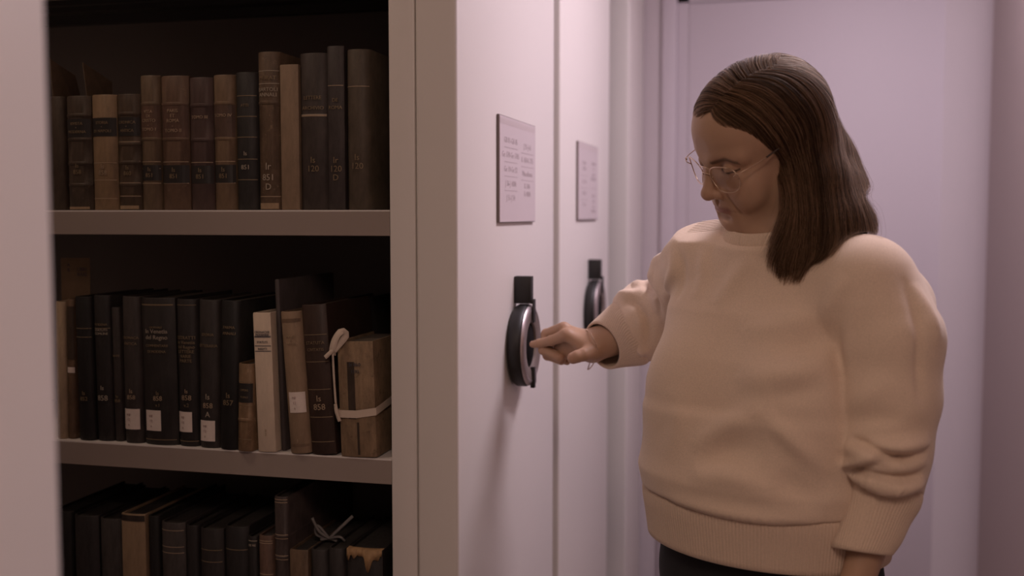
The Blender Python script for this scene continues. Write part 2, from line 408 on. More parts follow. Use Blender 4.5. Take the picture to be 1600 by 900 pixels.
def make_book(label, group, x0, x1, ztop, zbot, Y, depth, cover, lean=0.0, bands=(), labels=(), texts=(), stickers=(), rules=(), sag=None, pages=None, dx=0.0, capwear=None, name='book'):
    """x0..x1 spine width in the room, ztop/zbot its ends; bands/labels/texts as fractions of the height"""
    w = max(0.006, x1 - x0 - 0.0012); H = ztop - zbot
    s = sag * 1.4 if sag is not None else min(0.011, w * 0.25)
    root = empty(name, ((x0 + x1) / 2, Y, zbot + 0.0006), (0, lean, 0))
    tag(root, label, 'book', group)
    t = 0.0026
    nA = 10
    xs = [-w / 2 + w * i / nA for i in range(nA + 1)]
    zs = [0.0, 0.002]
    brk = []
    for b in bands:
        zb = b * H
        brk += [(zb - 0.0035, 0), (zb - 0.0016, 0.0016), (zb + 0.0016, 0.0016), (zb + 0.0035, 0)]
    rows = [(0.0, -0.0012), (0.0022, 0.0)] + sorted(brk) + [(H - 0.0025, 0.0002), (H, -0.0012)]
    verts = []; ring_n = None
    rnd = random.Random(label)
    for z, bulge in rows:
        ring = []
        for x in xs: ring.append((x, arc_y(x, w, s) - bulge, z))
        ring.append((w / 2, depth, z)); ring.append((w / 2 - t, depth, z))
        for x in reversed(xs):
            xi = x * (w / 2 - t) / (w / 2); ring.append((xi, arc_y(x, w, s) + t - bulge * 0.0, z))
        ring.append((-w / 2 + t, depth, z)); ring.append((-w / 2, depth, z))
        ring_n = len(ring); verts += ring
    faces = []
    for r in range(len(rows) - 1):
        for i in range(ring_n):
            j = (i + 1) % ring_n
            faces.append((r * ring_n + i, r * ring_n + j, (r + 1) * ring_n + j, (r + 1) * ring_n + i))
    nn = nA + 1
    for r, flip in ((0, True), (len(rows) - 1, False)):
        o = r * ring_n
        q = []
        for i in range(nA):                                  # spine wall
            q.append((o + i, o + i + 1, o + nn + 2 + (nn - 1 - i - 1), o + nn + 2 + (nn - 1 - i)))
        q.append((o + nn - 1, o + nn, o + nn + 1, o + nn + 2))          # right board
        q.append((o + ring_n - 1, o + 0, o + nn + 2 + nn - 1, o + ring_n - 2))
        faces += [tuple(reversed(k)) if flip else k for k in q]
    c = mesh_obj('cover', verts, faces, cover, root, smooth=True)
    c.data.set_sharp_from_angle(angle=math.radians(38))
    # page block
    pb = bmesh.new()
    add_box(pb, -w / 2 + t + 0.0003, w / 2 - t - 0.0003, s + t + 0.001, depth - 0.004, 0.003, H - 0.0045)
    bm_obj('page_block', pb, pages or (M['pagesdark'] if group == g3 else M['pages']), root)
    for (za, zb, m) in labels:
        patch('spine_label', w, s, -w / 2 * 0.97, w / 2 * 0.97, za * H, zb * H, 0.0007, m, root)
    for (xa, xb, za, zb) in stickers:
        patch('shelf_mark_sticker', w, s, -w / 2 + xa * w, -w / 2 + xb * w, za * H, zb * H, 0.0010, M['sticker'], root)['label'] = 'white paper sticker on the spine'
        zm = (za + zb) / 2 * H
        for k, (q, dz) in enumerate((('MF', 0.008), ('12', -0.001), ('a', -0.010))):
            xm = -w / 2 + (xa + (xb - xa) * 0.36) * w
            text_mesh('sticker_lettering', q, 0.0065, Matrix.Translation((xm, -0.0014, zm + dz)) @ M_SPINE, mat_stickink, root, bend=lambda x: arc_y(x, w, s))
    for (za, m) in rules:
        patch('gilt_rule', w, s, -w / 2 * 0.93, w / 2 * 0.93, za * H - 0.0006, za * H + 0.0006, 0.0006, m, root)
    for (body, zc, size, m) in texts:
        o = text_mesh('spine_lettering', body, size * 0.88, Matrix.Translation((dx * w, 0, 0)) @ Matrix.Translation((0, -0.0013, zc * H)) @ M_SPINE, m, root, bend=lambda x: arc_y(x, w, s))
        wd = o.dimensions.x
        mxw = w * 0.86
        xsx = [v.co.x for v in o.data.vertices]
        if xsx and (max(xsx) - min(xsx)) > mxw:
            k = mxw / (max(xsx) - min(xsx)); xm = (max(xsx) + min(xsx)) / 2
            for v in o.data.vertices:
                y0 = v.co.y - arc_y(v.co.x, w, s); v.co.x = (v.co.x - xm) * k; v.co.y = y0 + arc_y(v.co.x, w, s)
    if capwear:
        patch('worn_foot', w, s, -w / 2 * 0.9, w / 2 * 0.8, 0.0015, capwear[0], 0.0005, capwear[1], root)
    return root
mat_stickink = mat('sticker_ink', (0.45, 0.33, 0.30), 0.8)
G, Pl, BL = M['gold'], M['pale'], M['blackl']
pale_rule = mat('worn_gilt', (0.42, 0.31, 0.21), 0.5, metal=0.2)
tanwear = leather(TAN, 0.7, 0.3)

g3 = 'old books on the lower shelf'
# --- top shelf: (px left, px right, py top), spines stand at y = YS
YS = YF + 0.030
g1 = 'old books on the upper shelf'
def bx(p0, p1, Y): return PY(p0, 250, Y).x, PY(p1, 250, Y).x
PREV = {}
def top_book(label, p0, p1, ptop, cover, depth=0.2, yo=0.0, **k):
    Y = YS + yo
    # edges are read at mid height of the shelf
    a = PY(p0, 250, Y).x; b = PY(p1, 250, Y).x
    a = max(a, PREV.get('top', -9) + 0.0004); PREV['top'] = b
    return make_book(label, g1, a, b, PY((p0 + p1) / 2, ptop, Y).z, Z1, Y, depth, cover, **k)
five = (0.13, 0.30, 0.47, 0.64, 0.83)
top_book('shadowed dark book at the left end of the upper shelf, half behind the blurred panel', 74, 100, 151, leather(DBROWN), yo=0.012)
top_book('short dark brown book with black label, left of the tan one on the upper shelf', 101, 140, 150, leather(DBROWN, wear=(0.14, 0.09, 0.055)), bands=(0.22, 0.41, 0.62, 0.83), labels=((0.64, 0.80, BL),), texts=(('RIVISTA\n\u2022\nMODERNA', 0.72, 0.0085, G), ('Is\n858', 0.36, 0.013, G)), capwear=(0.006, tanwear))
top_book('tan leather book with a black title label, leftmost light spine on the upper shelf', 140.5, 180, 148, leather((0.235, 0.155, 0.09), k=0.25), bands=(), rules=((0.41, pale_rule), (0.26, pale_rule), (0.1, pale_rule)), labels=((0.64, 0.80, BL),), texts=(('STORIA\n\u2022\nDI NAPOLI', 0.72, 0.0085, G), ('Is\n858', 0.35, 0.013, pale_rule)))
top_book('short dark half-leather book with black label and raised bands, right of the tan one', 180.5, 217, 147, leather((0.070, 0.046, 0.030)), bands=(0.22, 0.41, 0.57, 0.83), labels=((0.64, 0.80, BL),), rules=((0.59, pale_rule), (0.42, pale_rule), (0.235, pale_rule), (0.12, pale_rule)), texts=(('CRONICA\n\u2022\nANTICA', 0.72, 0.0085, G), ('Is\n860', 0.34, 0.012, G)), capwear=(0.008, tanwear))
top_book('narrow mid-brown book of a set with dark foot label, leftmost of the four taller ones', 216, 249, 118, leather(BROWN, k=0.25), bands=(0.53, 0.79), rules=((0.36, pale_rule), (0.2, pale_rule), (0.31, pale_rule)), labels=((0.22, 0.335, BL), (0.54, 0.78, leather((0.11, 0.062, 0.042)))), texts=(('VITA\nDI\nCRISTO\n-\nTOMO I', 0.665, 0.009, pale_rule), ('Is\n851', 0.28, 0.012, G)))
top_book('broad mid-brown book with frayed head and dark foot label', 249, 293, 118.5, leather((0.125, 0.076, 0.050), k=0.25, wear=(0.20, 0.13, 0.08)), bands=(0.53, 0.79), rules=((0.36, pale_rule), (0.2, pale_rule)), labels=((0.20, 0.335, BL), (0.54, 0.78, leather((0.10, 0.056, 0.040)))), texts=(('PARIS\nET\nROMA\n-\nTOMO II', 0.665, 0.010, pale_rule), ('Is\n851', 0.275, 0.013, G)))
top_book('dim purplish-brown book standing third in the taller brown set', 293.5, 331, 121, leather((0.075, 0.046, 0.040), k=0.2), bands=(0.53, 0.79), rules=((0.36, pale_rule),), labels=((0.20, 0.335, BL),), texts=(('Is\n851', 0.275, 0.013, G), ('TOMO III', 0.70, 0.009, pale_rule)))
top_book('brown book with light left spine edge, beside the black one on the upper shelf', 331, 366, 117, leather((0.165, 0.108, 0.066), k=0.25), bands=(0.53, 0.79), rules=((0.36, pale_rule), (0.2, pale_rule)), labels=((0.20, 0.335, BL), (0.54, 0.78, leather((0.09, 0.055, 0.04)))), texts=(('TOMO IV', 0.70, 0.009, pale_rule), ('Is\n851', 0.275, 0.013, G)))
top_book('black book with faint gilt lines in the middle of the upper shelf', 366.5, 401, 113, leather(DARK), bands=(), rules=((0.83, G), (0.68, G), (0.53, G), (0.37, G), (0.22, G)), texts=(('ATTI', 0.76, 0.008, G), ('Is', 0.41, 0.012, Pl), ('851', 0.31, 0.013, Pl)))
top_book('tall brown book with pale bands and large white shelf mark, left of the plain vellum', 401, 437, 81, leather((0.115, 0.075, 0.048), wear=(0.26, 0.18, 0.11)), depth=0.23, bands=(0.68,), rules=((0.88, Pl), (0.80, Pl), (0.683, Pl), (0.675, Pl), (0.085, pale_rule)), texts=(('MURAT', 0.835, 0.011, G), ('BARTOLI\nANNALI', 0.745, 0.0105, Pl), ('Ir', 0.275, 0.020, Pl), ('851', 0.205, 0.018, Pl), ('D', 0.145, 0.018, Pl)), capwear=(0.012, tanwear))
top_book('plain light brown vellum book without lettering, between two tall dark ones', 438, 467, 101, leather((0.245, 0.170, 0.112), 0.65, 0.2), depth=0.19, sag=0.002)
top_book('tall dark book with one pale line across its spine', 467, 511, 83, leather((0.050, 0.038, 0.033)), depth=0.22, rules=((0.61, Pl), (0.605, pale_rule), (0.60, pale_rule)), texts=(('LETTERE', 0.715, 0.010, G), ('ARCHIVIO', 0.65, 0.010, G), ('Is\n120', 0.29, 0.017, G)), sag=0.007)
top_book('tallest dark book with a worn light head, near the right end of the upper shelf', 511, 538, 72, leather((0.052, 0.041, 0.038)), depth=0.24, rules=((0.76, pale_rule),), texts=(('DE', 0.67, 0.010, G), ('ROMA', 0.625, 0.010, G), ('Ir\n120\nD', 0.25, 0.017, G)), sag=0.003)
top_book('tall dark olive book, last on the right of the upper shelf', 539, 577, 77, leather((0.085, 0.064, 0.046), k=0.3), depth=0.24, rules=((0.77, pale_rule),), texts=(('Is\n120', 0.30, 0.017, G),), sag=0.009)
# paper slips sticking up out of the two left books
def slip(label, pts, Y, t=0.0006, m=None, cat='paper slip', name='paper_slip', tilt=None):
    """a sheet of paper given by its outline in the room"""
    q = [PY(px, py, Y + dy) for px, py, dy in pts]
    c = sum(q, Vector()) / len(q); n = (q[1] - q[0]).cross(q[2] - q[0]).normalized()
    v = [p - c for p in q] + [p - c + n * t for p in q]; k = len(q)
    f = [tuple(range(k)), tuple(reversed(range(k, 2 * k)))] + [(i, (i + 1) % k, k + (i + 1) % k, k + i)[::-1] for i in range(k)]
    o = mesh_obj(name, v, f, m or M['paper'], loc=c)
    tag(o, label, cat); return o
slipm = mat('brown_paper', (0.22, 0.155, 0.10), 0.9, noise=(50, 0.2))
slip('brown paper slip rising between the books at the far left of the upper shelf', [(83, 152, .02), (78, 92, .02), (118, 118, .11), (126, 152, .13)], YS + 0.02, m=slipm)
o = slip('written paper slip standing tall behind the tan book on the upper shelf', [(136, 152, .03), (129, 97, .03), (175, 128, .14), (176, 152, .14)], YS + 0.02, m=slipm)

# --- second shelf
Y2 = YF + 0.014
g2 = 'old books on the middle shelf'
def mid_book(label, pt, pb, ptop, cover, yo=0.0, depth=0.2, **k):
    """pt / pb: left and right edge in the photo at the head and at the foot of the spine"""
    Y = Y2 + yo
    pyb = 690 + (sum(pb) / 2 - 92) * 0.058
    xb0, xb1 = PY(pb[0], pyb, Y).x, PY(pb[1], pyb, Y).x
    xt0, xt1 = PY(pt[0], ptop, Y).x, PY(pt[1], ptop, Y).x
    z = PY((pt[0] + pt[1]) / 2, ptop, Y).z
    if 'mid' in PREV:
        qb, qt, qz = PREV['mid']
        xb0 = max(xb0, qb + 0.0006)
        zm = min(z, qz); tm = (zm - Z2) / (z - Z2)
        need = qb + (qt - qb) * (zm - Z2) / (qz - Z2) + 0.0006 - (xb0 + (xt0 - xb0) * tm)
        if need > 0: xt0 += need / tm
    if xb1 - xb0 < 0.008: xb1 = xb0 + 0.008
    wv = ((xt1 - xt0) + (xb1 - xb0)) / 2
    xb1 = xb0 + wv; xt1 = xt0 + wv
    PREV['mid'] = (xb1, xt1, z)
    lean = math.atan2((xt0 + xt1 - xb0 - xb1) / 2, z - Z2)
    w = (xt1 - xt0 + xb1 - xb0) / 2; xc = (xb0 + xb1) / 2
    lift = abs(math.sin(lean)) * w / 2
    return make_book(label, k.pop('group', g2), xc - w / 2, xc + w / 2, z, Z2 + lift, Y, depth, cover, lean=lean, **k)
mid_book('narrow cream vellum book at the left end of the middle shelf', (84, 99), (87, 103), 472, leather((0.40, 0.30, 0.20), 0.7, 0.2), sag=0.004, texts=(('I', 0.6, 0.01, pale_rule),))
mid_book('brown book with short white band, second from the left on the middle shelf', (99.5, 112), (104, 120), 468, leather((0.145, 0.09, 0.055), wear=(0.26, 0.17, 0.10)), yo=0.004, stickers=(), labels=((0.475, 0.515, M['sticker']), (0.57, 0.95, leather(DBROWN))), sag=0.003)
mid_book('black leather book next to the brown banded one, leaning on its neighbours', (112.5, 140), (120.5, 146), 464, leather(BLACK), yo=-0.002, rules=((0.78, G), (0.72, G)), texts=(('Is\n852', 0.31, 0.012, G),))
mid_book('black book with gilt lines and the number 858 low on the spine', (140.5, 169), (146.5, 176), 462, leather((0.026, 0.022, 0.021)), yo=0.002, texts=(('MODENA', 0.80, 0.007, G), ('STATUTI\nCOMUNI', 0.75, 0.0075, Pl), ('Is', 0.365, 0.013, Pl), ('858', 0.295, 0.016, Pl)), rules=((0.775, G),))
mid_book('thin short dark book squeezed between two taller black ones', (169.5, 186), (176.5, 192), 481, leather((0.045, 0.036, 0.033)), yo=0.006, texts=(('NOTE', 0.64, 0.006, G), ('Is\n858', 0.32, 0.009, G)))
mid_book('dark book with white sticker, leftmost of the four with stickers', (186.5, 215), (192.5, 222), 464, leather((0.050, 0.040, 0.036)), yo=-0.002, stickers=((0.04, 0.90, 0.095, 0.235),), texts=(('CRONACA', 0.72, 0.008, G), ('ANTICA', 0.68, 0.008, G), ('Is\n858', 0.335, 0.013, pale_rule)))
mid_book('broad black book with gilt title lettering and white sticker, widest of the four', (215, 271), (222.5, 273), 466, leather((0.030, 0.025, 0.023)), yo=-0.004, depth=0.22, stickers=((0.10, 0.58, 0.095, 0.235),), rules=((0.955, G), (0.95, G), (0.035, G)), texts=(('GIORNALE', 0.80, 0.006, G), ('In Venetia\ndel Regno', 0.752, 0.0125, Pl), ('COMMENTARII', 0.675, 0.0075, G), ('DI MODENA', 0.635, 0.0075, G), ('Is', 0.352, 0.012, G), ('858', 0.316, 0.014, pale_rule), ('v.1', 0.27, 0.009, G)))
mid_book('black book with several lines of gilt lettering and white sticker, third of the four', (271.5, 306), (273.5, 308), 468, leather((0.027, 0.023, 0.022)), yo=-0.002, stickers=((0.04, 0.74, 0.098, 0.235),), rules=((0.96, G), (0.035, G)), texts=(('ESTRATTI\nIn Venetia\ndel Regno\nLETTERE\nVARIE\nPARTE', 0.66, 0.0095, G), ('Is', 0.375, 0.012, pale_rule), ('858', 0.33, 0.015, pale_rule), ('v.2', 0.28, 0.010, G)))
mid_book('black book marked with a letter A above its white sticker, fourth of the four', (307, 342), (308.5, 340), 469, leather((0.040, 0.033, 0.030)), yo=-0.005, stickers=((0.10, 0.82, 0.045, 0.185),), texts=(('STORIA', 0.765, 0.008, G), ('LETTERARIA', 0.69, 0.0085, G), ('Is', 0.345, 0.016, Pl), ('858', 0.285, 0.015, pale_rule), ('A', 0.225, 0.016, Pl)))
mid_book('plain black book with rounded foot, right of the four with stickers', (342.5, 378), (340.5, 366), 470, leather(BLACK), yo=-0.012, depth=0.23, texts=(('PARMA', 0.82, 0.008, G), ('ANNALI', 0.78, 0.008, G), ('Is\n857', 0.34, 0.015, G)))
mid_book('small worn brown book with black label, much shorter than its neighbours', (365.5, 391), (367.5, 396), 569, leather((0.20, 0.125, 0.07), wear=(0.33, 0.22, 0.13)), yo=-0.018, depth=0.12, labels=((0.56, 0.78, BL),), texts=(('OPERE', 0.70, 0.006, G), ('TOMO', 0.62, 0.0055, G)), rules=((0.80, G), (0.53, G), (0.36, G), (0.14, G)), bands=(0.36,), sag=0.005)
mid_book('cream white book with thin dark printed lines, brightest on the middle shelf', (388.5, 420), (403, 433), 489, leather(CREAM, 0.75, 0.10), yo=-0.012, depth=0.15, rules=((0.832, M['ink']), (0.825, M['ink']), (0.763, M['ink']), (0.725, M['ink'])), texts=(('CRONACHE', 0.862, 0.006, M['ink']), ('MODENESI', 0.842, 0.006, M['ink']), ('STATUTI', 0.79, 0.006, M['ink']), ('INEDITI', 0.742, 0.006, M['ink']), ('II\n3', 0.14, 0.008, pale_rule)), sag=0.0015)
mid_book('tall thin dark grey book rising behind the cream one, its wide cover showing', (416.5, 433), (433.5, 450), 437, leather((0.065, 0.052, 0.050), 0.6, 0.2), yo=0.006, depth=0.235, sag=0.002)
mid_book('light tan cloth book with white sticker and banded head', (434.5, 467), (451, 483), 487, leather((0.27, 0.185, 0.12), 0.7, 0.2), yo=-0.014, depth=0.19, stickers=((0.20, 0.96, 0.29, 0.435),), rules=((0.955, OL) for OL in ()), labels=((0.925, 0.95, leather((0.17, 0.11, 0.07))), (0.05, 0.068, leather((0.17, 0.11, 0.07)))), texts=(('AVVISI\nE\nNOTE', 0.80, 0.007, pale_rule), ('1', 0.09, 0.009, pale_rule)))
mid_book('dark red-brown book with gilt rules, just left of the tied parchment volume', (468, 509), (484, 522), 476, leather(RED, 0.5, 0.3), yo=-0.010, depth=0.21, rules=((0.80, G), (0.62, G), (0.435, G), (0.25, G), (0.085, G)), texts=(('STATUTA', 0.745, 0.009, G), ('CIVITATIS', 0.70, 0.008, G), ('Is\n858', 0.345, 0.017, pale_rule)), sag=0.005)
# parchment bundle tied with cotton tape
def bundle():
    Y = Y2 - 0.012
    xb0, xb1 = PY(532, 712, Y).x, PY(588, 712, Y).x
    zt = PY(553, 534, Y).z
    w = xb1 - xb0; H = zt - Z2
    lean = math.atan2(PY(553, 534, Y).x - (xb0 + xb1) / 2, H)
    root = make_book('worn parchment volume tied round with white cotton tape, last on the middle shelf', g2, xb0, xb1, zt, Z2 + abs(math.sin(lean)) * w / 2, Y, 0.17, leather((0.245, 0.165, 0.10), 0.75, 0.35, wear=(0.10, 0.065, 0.04)), lean=lean, rules=(), texts=(('Is 860', 0.80, 0.010, M['ink']), ('1593', 0.74, 0.009, M['ink'])), sag=0.003, name='tied_volume')
    patch('torn_strip', w, 0.003, -w * 0.22, -w * 0.02, 0.33 * H, 0.82 * H, 0.0008, leather((0.05, 0.034, 0.024)), root)['label'] = 'dark strip where the spine has torn away'
    patch('torn_strip', w, 0.003, w * 0.0, w * 0.06, 0.02 * H, 0.30 * H, 0.0008, leather((0.05, 0.034, 0.024)), root)['label'] = 'dark split low on the spine'
    # tape strap around the block
    hw = w / 2 + 0.0018; D = 0.172
    loop = [(-hw, -0.0015), (0, -0.0025), (hw, -0.0015 + 0.003), (hw + 0.0003, D * 0.5), (hw, D), (0, D + 0.0015), (-hw, D), (-hw - 0.0003, D * 0.5)]
    zt_ = [0.375, 0.372, 0.395, 0.44, 0.45, 0.45, 0.44, 0.40]
    v = []; f = []
    sub = 6; ring = []
    for i in range(len(loop)):
        a, b = loop[i], loop[(i + 1) % len(loop)]
        for k in range(sub):
            t = k / sub; ring.append((a[0] + (b[0] - a[0]) * t, a[1] + (b[1] - a[1]) * t, (zt_[i] + (zt_[(i + 1) % len(loop)] - zt_[i]) * t) * H))
    n = len(ring)
    for (x, y, z) in ring:
        s2 = 1 + 0.0008 / w
        v += [(x, y, z - 0.0065), (x, y, z + 0.0065), (x * 1.02, y - 0.0008 if y < D / 2 else y + 0.0008, z + 0.0065), (x * 1.02, y - 0.0008 if y < D / 2 else y + 0.0008, z - 0.0065)]
    for i in range(n):
        a, b = i * 4, ((i + 1) % n) * 4
        for k in range(4):
            f.append((a + k, a + (k + 1) % 4, b + (k + 1) % 4, b + k))
    mesh_obj('tie_strap', v, f, M['ribbon'], root)['label'] = 'white cotton tape strap'
    # upright strap on the left with the bow at the head
    bm = bmesh.new()
    def tape(pts, wd, th=0.0009):
        pts = smooth_path(pts, 18); prev = None
        for i, p in enumerate(pts):
            t = Vector(pts[min(i + 1, 17)]) - Vector(pts[max(i - 1, 0)]); t.normalize()
            sd = t.cross(Vector((0.25 * math.sin(i * 0.7), -1, 0.1))).normalized() * wd / 2
            nn = sd.cross(t).normalized() * th
            p = Vector(p); q = [bm.verts.new(p + sd + nn), bm.verts.new(p - sd + nn), bm.verts.new(p - sd - nn), bm.verts.new(p + sd - nn)]
            if prev:
                for k in range(4): bm.faces.new((prev[k], prev[(k + 1) % 4], q[(k + 1) % 4], q[k]))
            else: bm.faces.new(q)
            prev = q
        bm.faces.new(prev)
    x = -w / 2
    tape([(x - 0.004, -0.008, 0.885 * H), (x - 0.001, -0.011, 0.95 * H), (x + 0.004, -0.009, 1.03 * H), (x + 0.013, -0.004, 1.085 * H), (x + 0.019, 0.0, 1.05 * H), (x + 0.010, -0.006, 0.985 * H), (x - 0.001, -0.010, 0.92 * H)], 0.012)
    tape([(x - 0.002, -0.011, 0.925 * H), (x - 0.009, -0.012, 0.895 * H), (x - 0.016, -0.012, 0.865 * H)], 0.007)
    tape([(x + 0.003, -0.004, 0.31 * H), (x - 0.001, -0.006, 0.38 * H), (x - 0.003, -0.006, 0.46 * H)], 0.006)
    tape([(x - 0.003, -0.004, 0.45 * H), (x - 0.0035, -0.006, 0.65 * H), (x - 0.003, -0.009, 0.90 * H)], 0.0035)
    bm_obj('tape_bow', bm, M['ribbon'], root, smooth=True)['label'] = 'white cotton tape knotted in a bow at the head'
bundle()
# volumes standing further back, showing above and beside the tied one
def back_book(label, p0, p1, ptop, Y, cover, depth, group=g2, Zb=None, **k):
    a = PY(p0, ptop, Y).x; b = PY(p1, ptop, Y).x
    return make_book(label, group, a, b, PY((p0 + p1) / 2, ptop, Y).z, Zb or Z2, Y, depth, cover, **k)
back_book('big dark volume set back behind the tied parchment one', 535, 566, 467, Y2 + 0.19, leather((0.030, 0.026, 0.025)), 0.15)
c = slip('brown card with printed letters standing behind the books at the left of the middle shelf', [(95, 475, 0.0), (95, 403, 0.0), (140, 403, 0.012), (140, 475, 0.012)], Y2 + 0.10, t=0.0012, m=mat('brown_card', (0.25, 0.17, 0.10), 0.9, noise=(30, 0.15)), cat='card', name='index_card')
# seat the card on the shelf by giving it its full height
for v in c.data.vertices:
    if v.co.z < 0: v.co.z = (Z2 + 0.001) - c.location.z
inv = Matrix.Translation(-c.location)
for (b, px, py, sz) in (('A\nB', 107, 418, 0.010), ('LIBRI\nRARI', 128, 425, 0.010)):
    p = PY(px, py, Y2 + 0.098)
    text_mesh('card_lettering', b, sz, Matrix.Translation(p - c.location) @ M_SPINE, mat('card_ink', (0.10, 0.08, 0.09), 0.8) if b[0] == 'A' else bpy.data.materials['card_ink'], c)

# --- third shelf: only heads and upper halves show
Y3 = YF + 0.020
g3 = 'old books on the lower shelf'
def low_book(label, p0, p1, ptop, cover, yo=0.0, depth=0.24, **k):
    Y = Y3 + yo
    a = PY(p0, ptop + 40, Y).x; b = PY(p1, ptop + 40, Y).x
    a = max(a, PREV.get('low', -9) + 0.0004); PREV['low'] = b
    return make_book(label, g3, a, b, PY((p0 + p1) / 2, ptop, Y).z, Z3, Y, depth, cover, **k)
low_book('black book hidden in shadow at the left end of the lower shelf', 78, 111, 800, leather(BLACK), yo=0.01)
low_book('plain black book, leftmost whose head is seen on the lower shelf', 112, 150, 807, leather((0.030, 0.026, 0.026)))
low_book('dark grey book left of the light brown spine on the lower shelf', 150.5, 187, 812, leather((0.055, 0.047, 0.044)), yo=0.004)
low_book('light brown spine with dark cap, brightest on the lower shelf', 188.5, 226, 804, leather((0.27, 0.185, 0.115), 0.6, 0.2), yo=-0.004, depth=0.22, labels=((0.955, 0.992, leather((0.04, 0.03, 0.026))),), sag=0.003)
low_book('narrow black book right of the light brown spine', 226.5, 248, 807, leather(BLACK), yo=0.004, depth=0.25)
low_book('dark grey book with three pale lines near its head on the lower shelf', 248.5, 286, 818, leather((0.060, 0.050, 0.047)), rules=((0.95, pale_rule), (0.84, pale_rule), (0.80, pale_rule)))
low_book('very dark volume behind pale-lined one, its top edge catching light', 286.5, 309, 822, leather((0.024, 0.02, 0.02)), yo=0.006)
low_book('wide black book with faint horizontal lines in the middle of the lower shelf', 309.5, 346, 828, leather((0.030, 0.025, 0.024)), depth=0.25, rules=((0.86, G), (0.78, G)))
low_book('black book with frayed head just left of the small lettered one', 346.5, 386, 824, leather((0.022, 0.019, 0.019)), yo=0.004, rules=((0.85, G),))
low_book('narrow black book with gilt lettering at its head beside the short red-brown one', 386.5, 402, 839, leather((0.022, 0.019, 0.019)), texts=(('DE RE', 0.94, 0.006, Pl),), rules=((0.97, Pl),), yo=0.002)
low_book('short red-brown book with gilt rules left of the tallest dark one', 402.5, 426, 838, leather((0.125, 0.075, 0.055)), rules=((0.965, pale_rule), (0.95, pale_rule), (0.74, pale_rule)), yo=-0.002)
low_book('tallest dark book with red-brown bands on the lower shelf, its side cover showing', 426.5, 449, 777, leather((0.060, 0.044, 0.040)), depth=0.30, bands=(0.79, 0.68), rules=((0.985, pale_rule), (0.97, pale_rule), (0.80, pale_rule), (0.78, pale_rule), (0.69, pale_rule), (0.67, pale_rule)), yo=-0.004)
low_book('short brown book without lettering beside the tape bow', 450.5, 481, 860, leather((0.135, 0.088, 0.056)), depth=0.2, sag=0.002)
# dark bundle whose tape is tied in a bow on its head
rb = low_book('dark volume tied with a grey tape bow on its head on the lower shelf', 481.5, 511, 860, leather((0.040, 0.034, 0.033)), yo=0.006, depth=0.22)
bm = bmesh.new()
hb_ = PY(496, 860, Y3).z - Z3
def rope(pts, r):
    p = smooth_path(pts, 16); tube(bm, [Vector(q) for q in p], r, 6)
rope([(0.0, 0.05, hb_ + 0.004), (-0.016, 0.04, hb_ + 0.020), (-0.024, 0.03, hb_ + 0.046)], 0.0028)
rope([(-0.002, 0.05, hb_ + 0.004), (-0.026, 0.05, hb_ + 0.010), (-0.018, 0.04, hb_ + 0.030), (0.0, 0.05, hb_ + 0.004)], 0.0026)
rope([(0.0, 0.05, hb_ + 0.004), (0.022, 0.05, hb_ + 0.026), (0.042, 0.06, hb_ + 0.046)], 0.0032)
rope([(0.0, 0.05, hb_ + 0.004), (0.024, 0.04, hb_ + 0.012), (0.030, 0.05, hb_ + 0.002)], 0.0026)
rope([(-0.017, 0.05, hb_ + 0.001), (0.0, 0.05, hb_ + 0.0045), (0.015, 0.05, hb_ + 0.001)], 0.0030)
bm_obj('tape_bow', bm, M['ribbondark'], rb, smooth=True)['label'] = 'grey cotton tape tied in a bow'
low_book('plain dark book between the bow-tied one and the torn one', 511.5, 538, 858, leather((0.036, 0.031, 0.030)), yo=0.004, depth=0.22)
# big torn volume at the right end
def torn():
    Y = Y3 - 0.002
    r = low_book('thick black volume with torn gold-brown leather at its head, last on the lower shelf', 540, 596, 861, leather((0.028, 0.024, 0.023)), yo=-0.002, depth=0.27, sag=0.006)
    H = PY(568, 861, Y).z - Z3; w = PY(596, 901, Y).x - PY(540, 901, Y).x - 0.0012
    fr = random.Random(4); v = []; f = []
    n = 26
    for i in range(n + 1):
        x = -w / 2 * 1.0 + w * i / n; t = i / n
        drop = 0.008 + 0.010 * abs(math.sin(t * 9)) * fr.random() + (0.026 * math.exp(-((t - 0.66) / 0.09) ** 2)) + (0.012 * math.exp(-((t - 0.05) / 0.05) ** 2))
        y = arc_y(x, w, 0.006) - 0.0012
        v += [(x, y + 0.014, H + 0.0012), (x, y, H + 0.0008), (x, y - 0.001 - 0.004 * math.exp(-((t - 0.66) / 0.09) ** 2), H - drop), (x, y + 0.0004, H - drop)]
    for i in range(n):
        a, b = 4 * i, 4 * i + 4
        f += [(a, b, b + 1, a + 1), (a + 1, b + 1, b + 2, a + 2), (a + 2, b + 2, b + 3, a + 3)]
    o = mesh_obj('torn_leather', v, f, leather((0.33, 0.20, 0.10), 0.65, 0.35), r, smooth=True)
    o['label'] = 'torn gold-brown leather flap at the head'
torn()
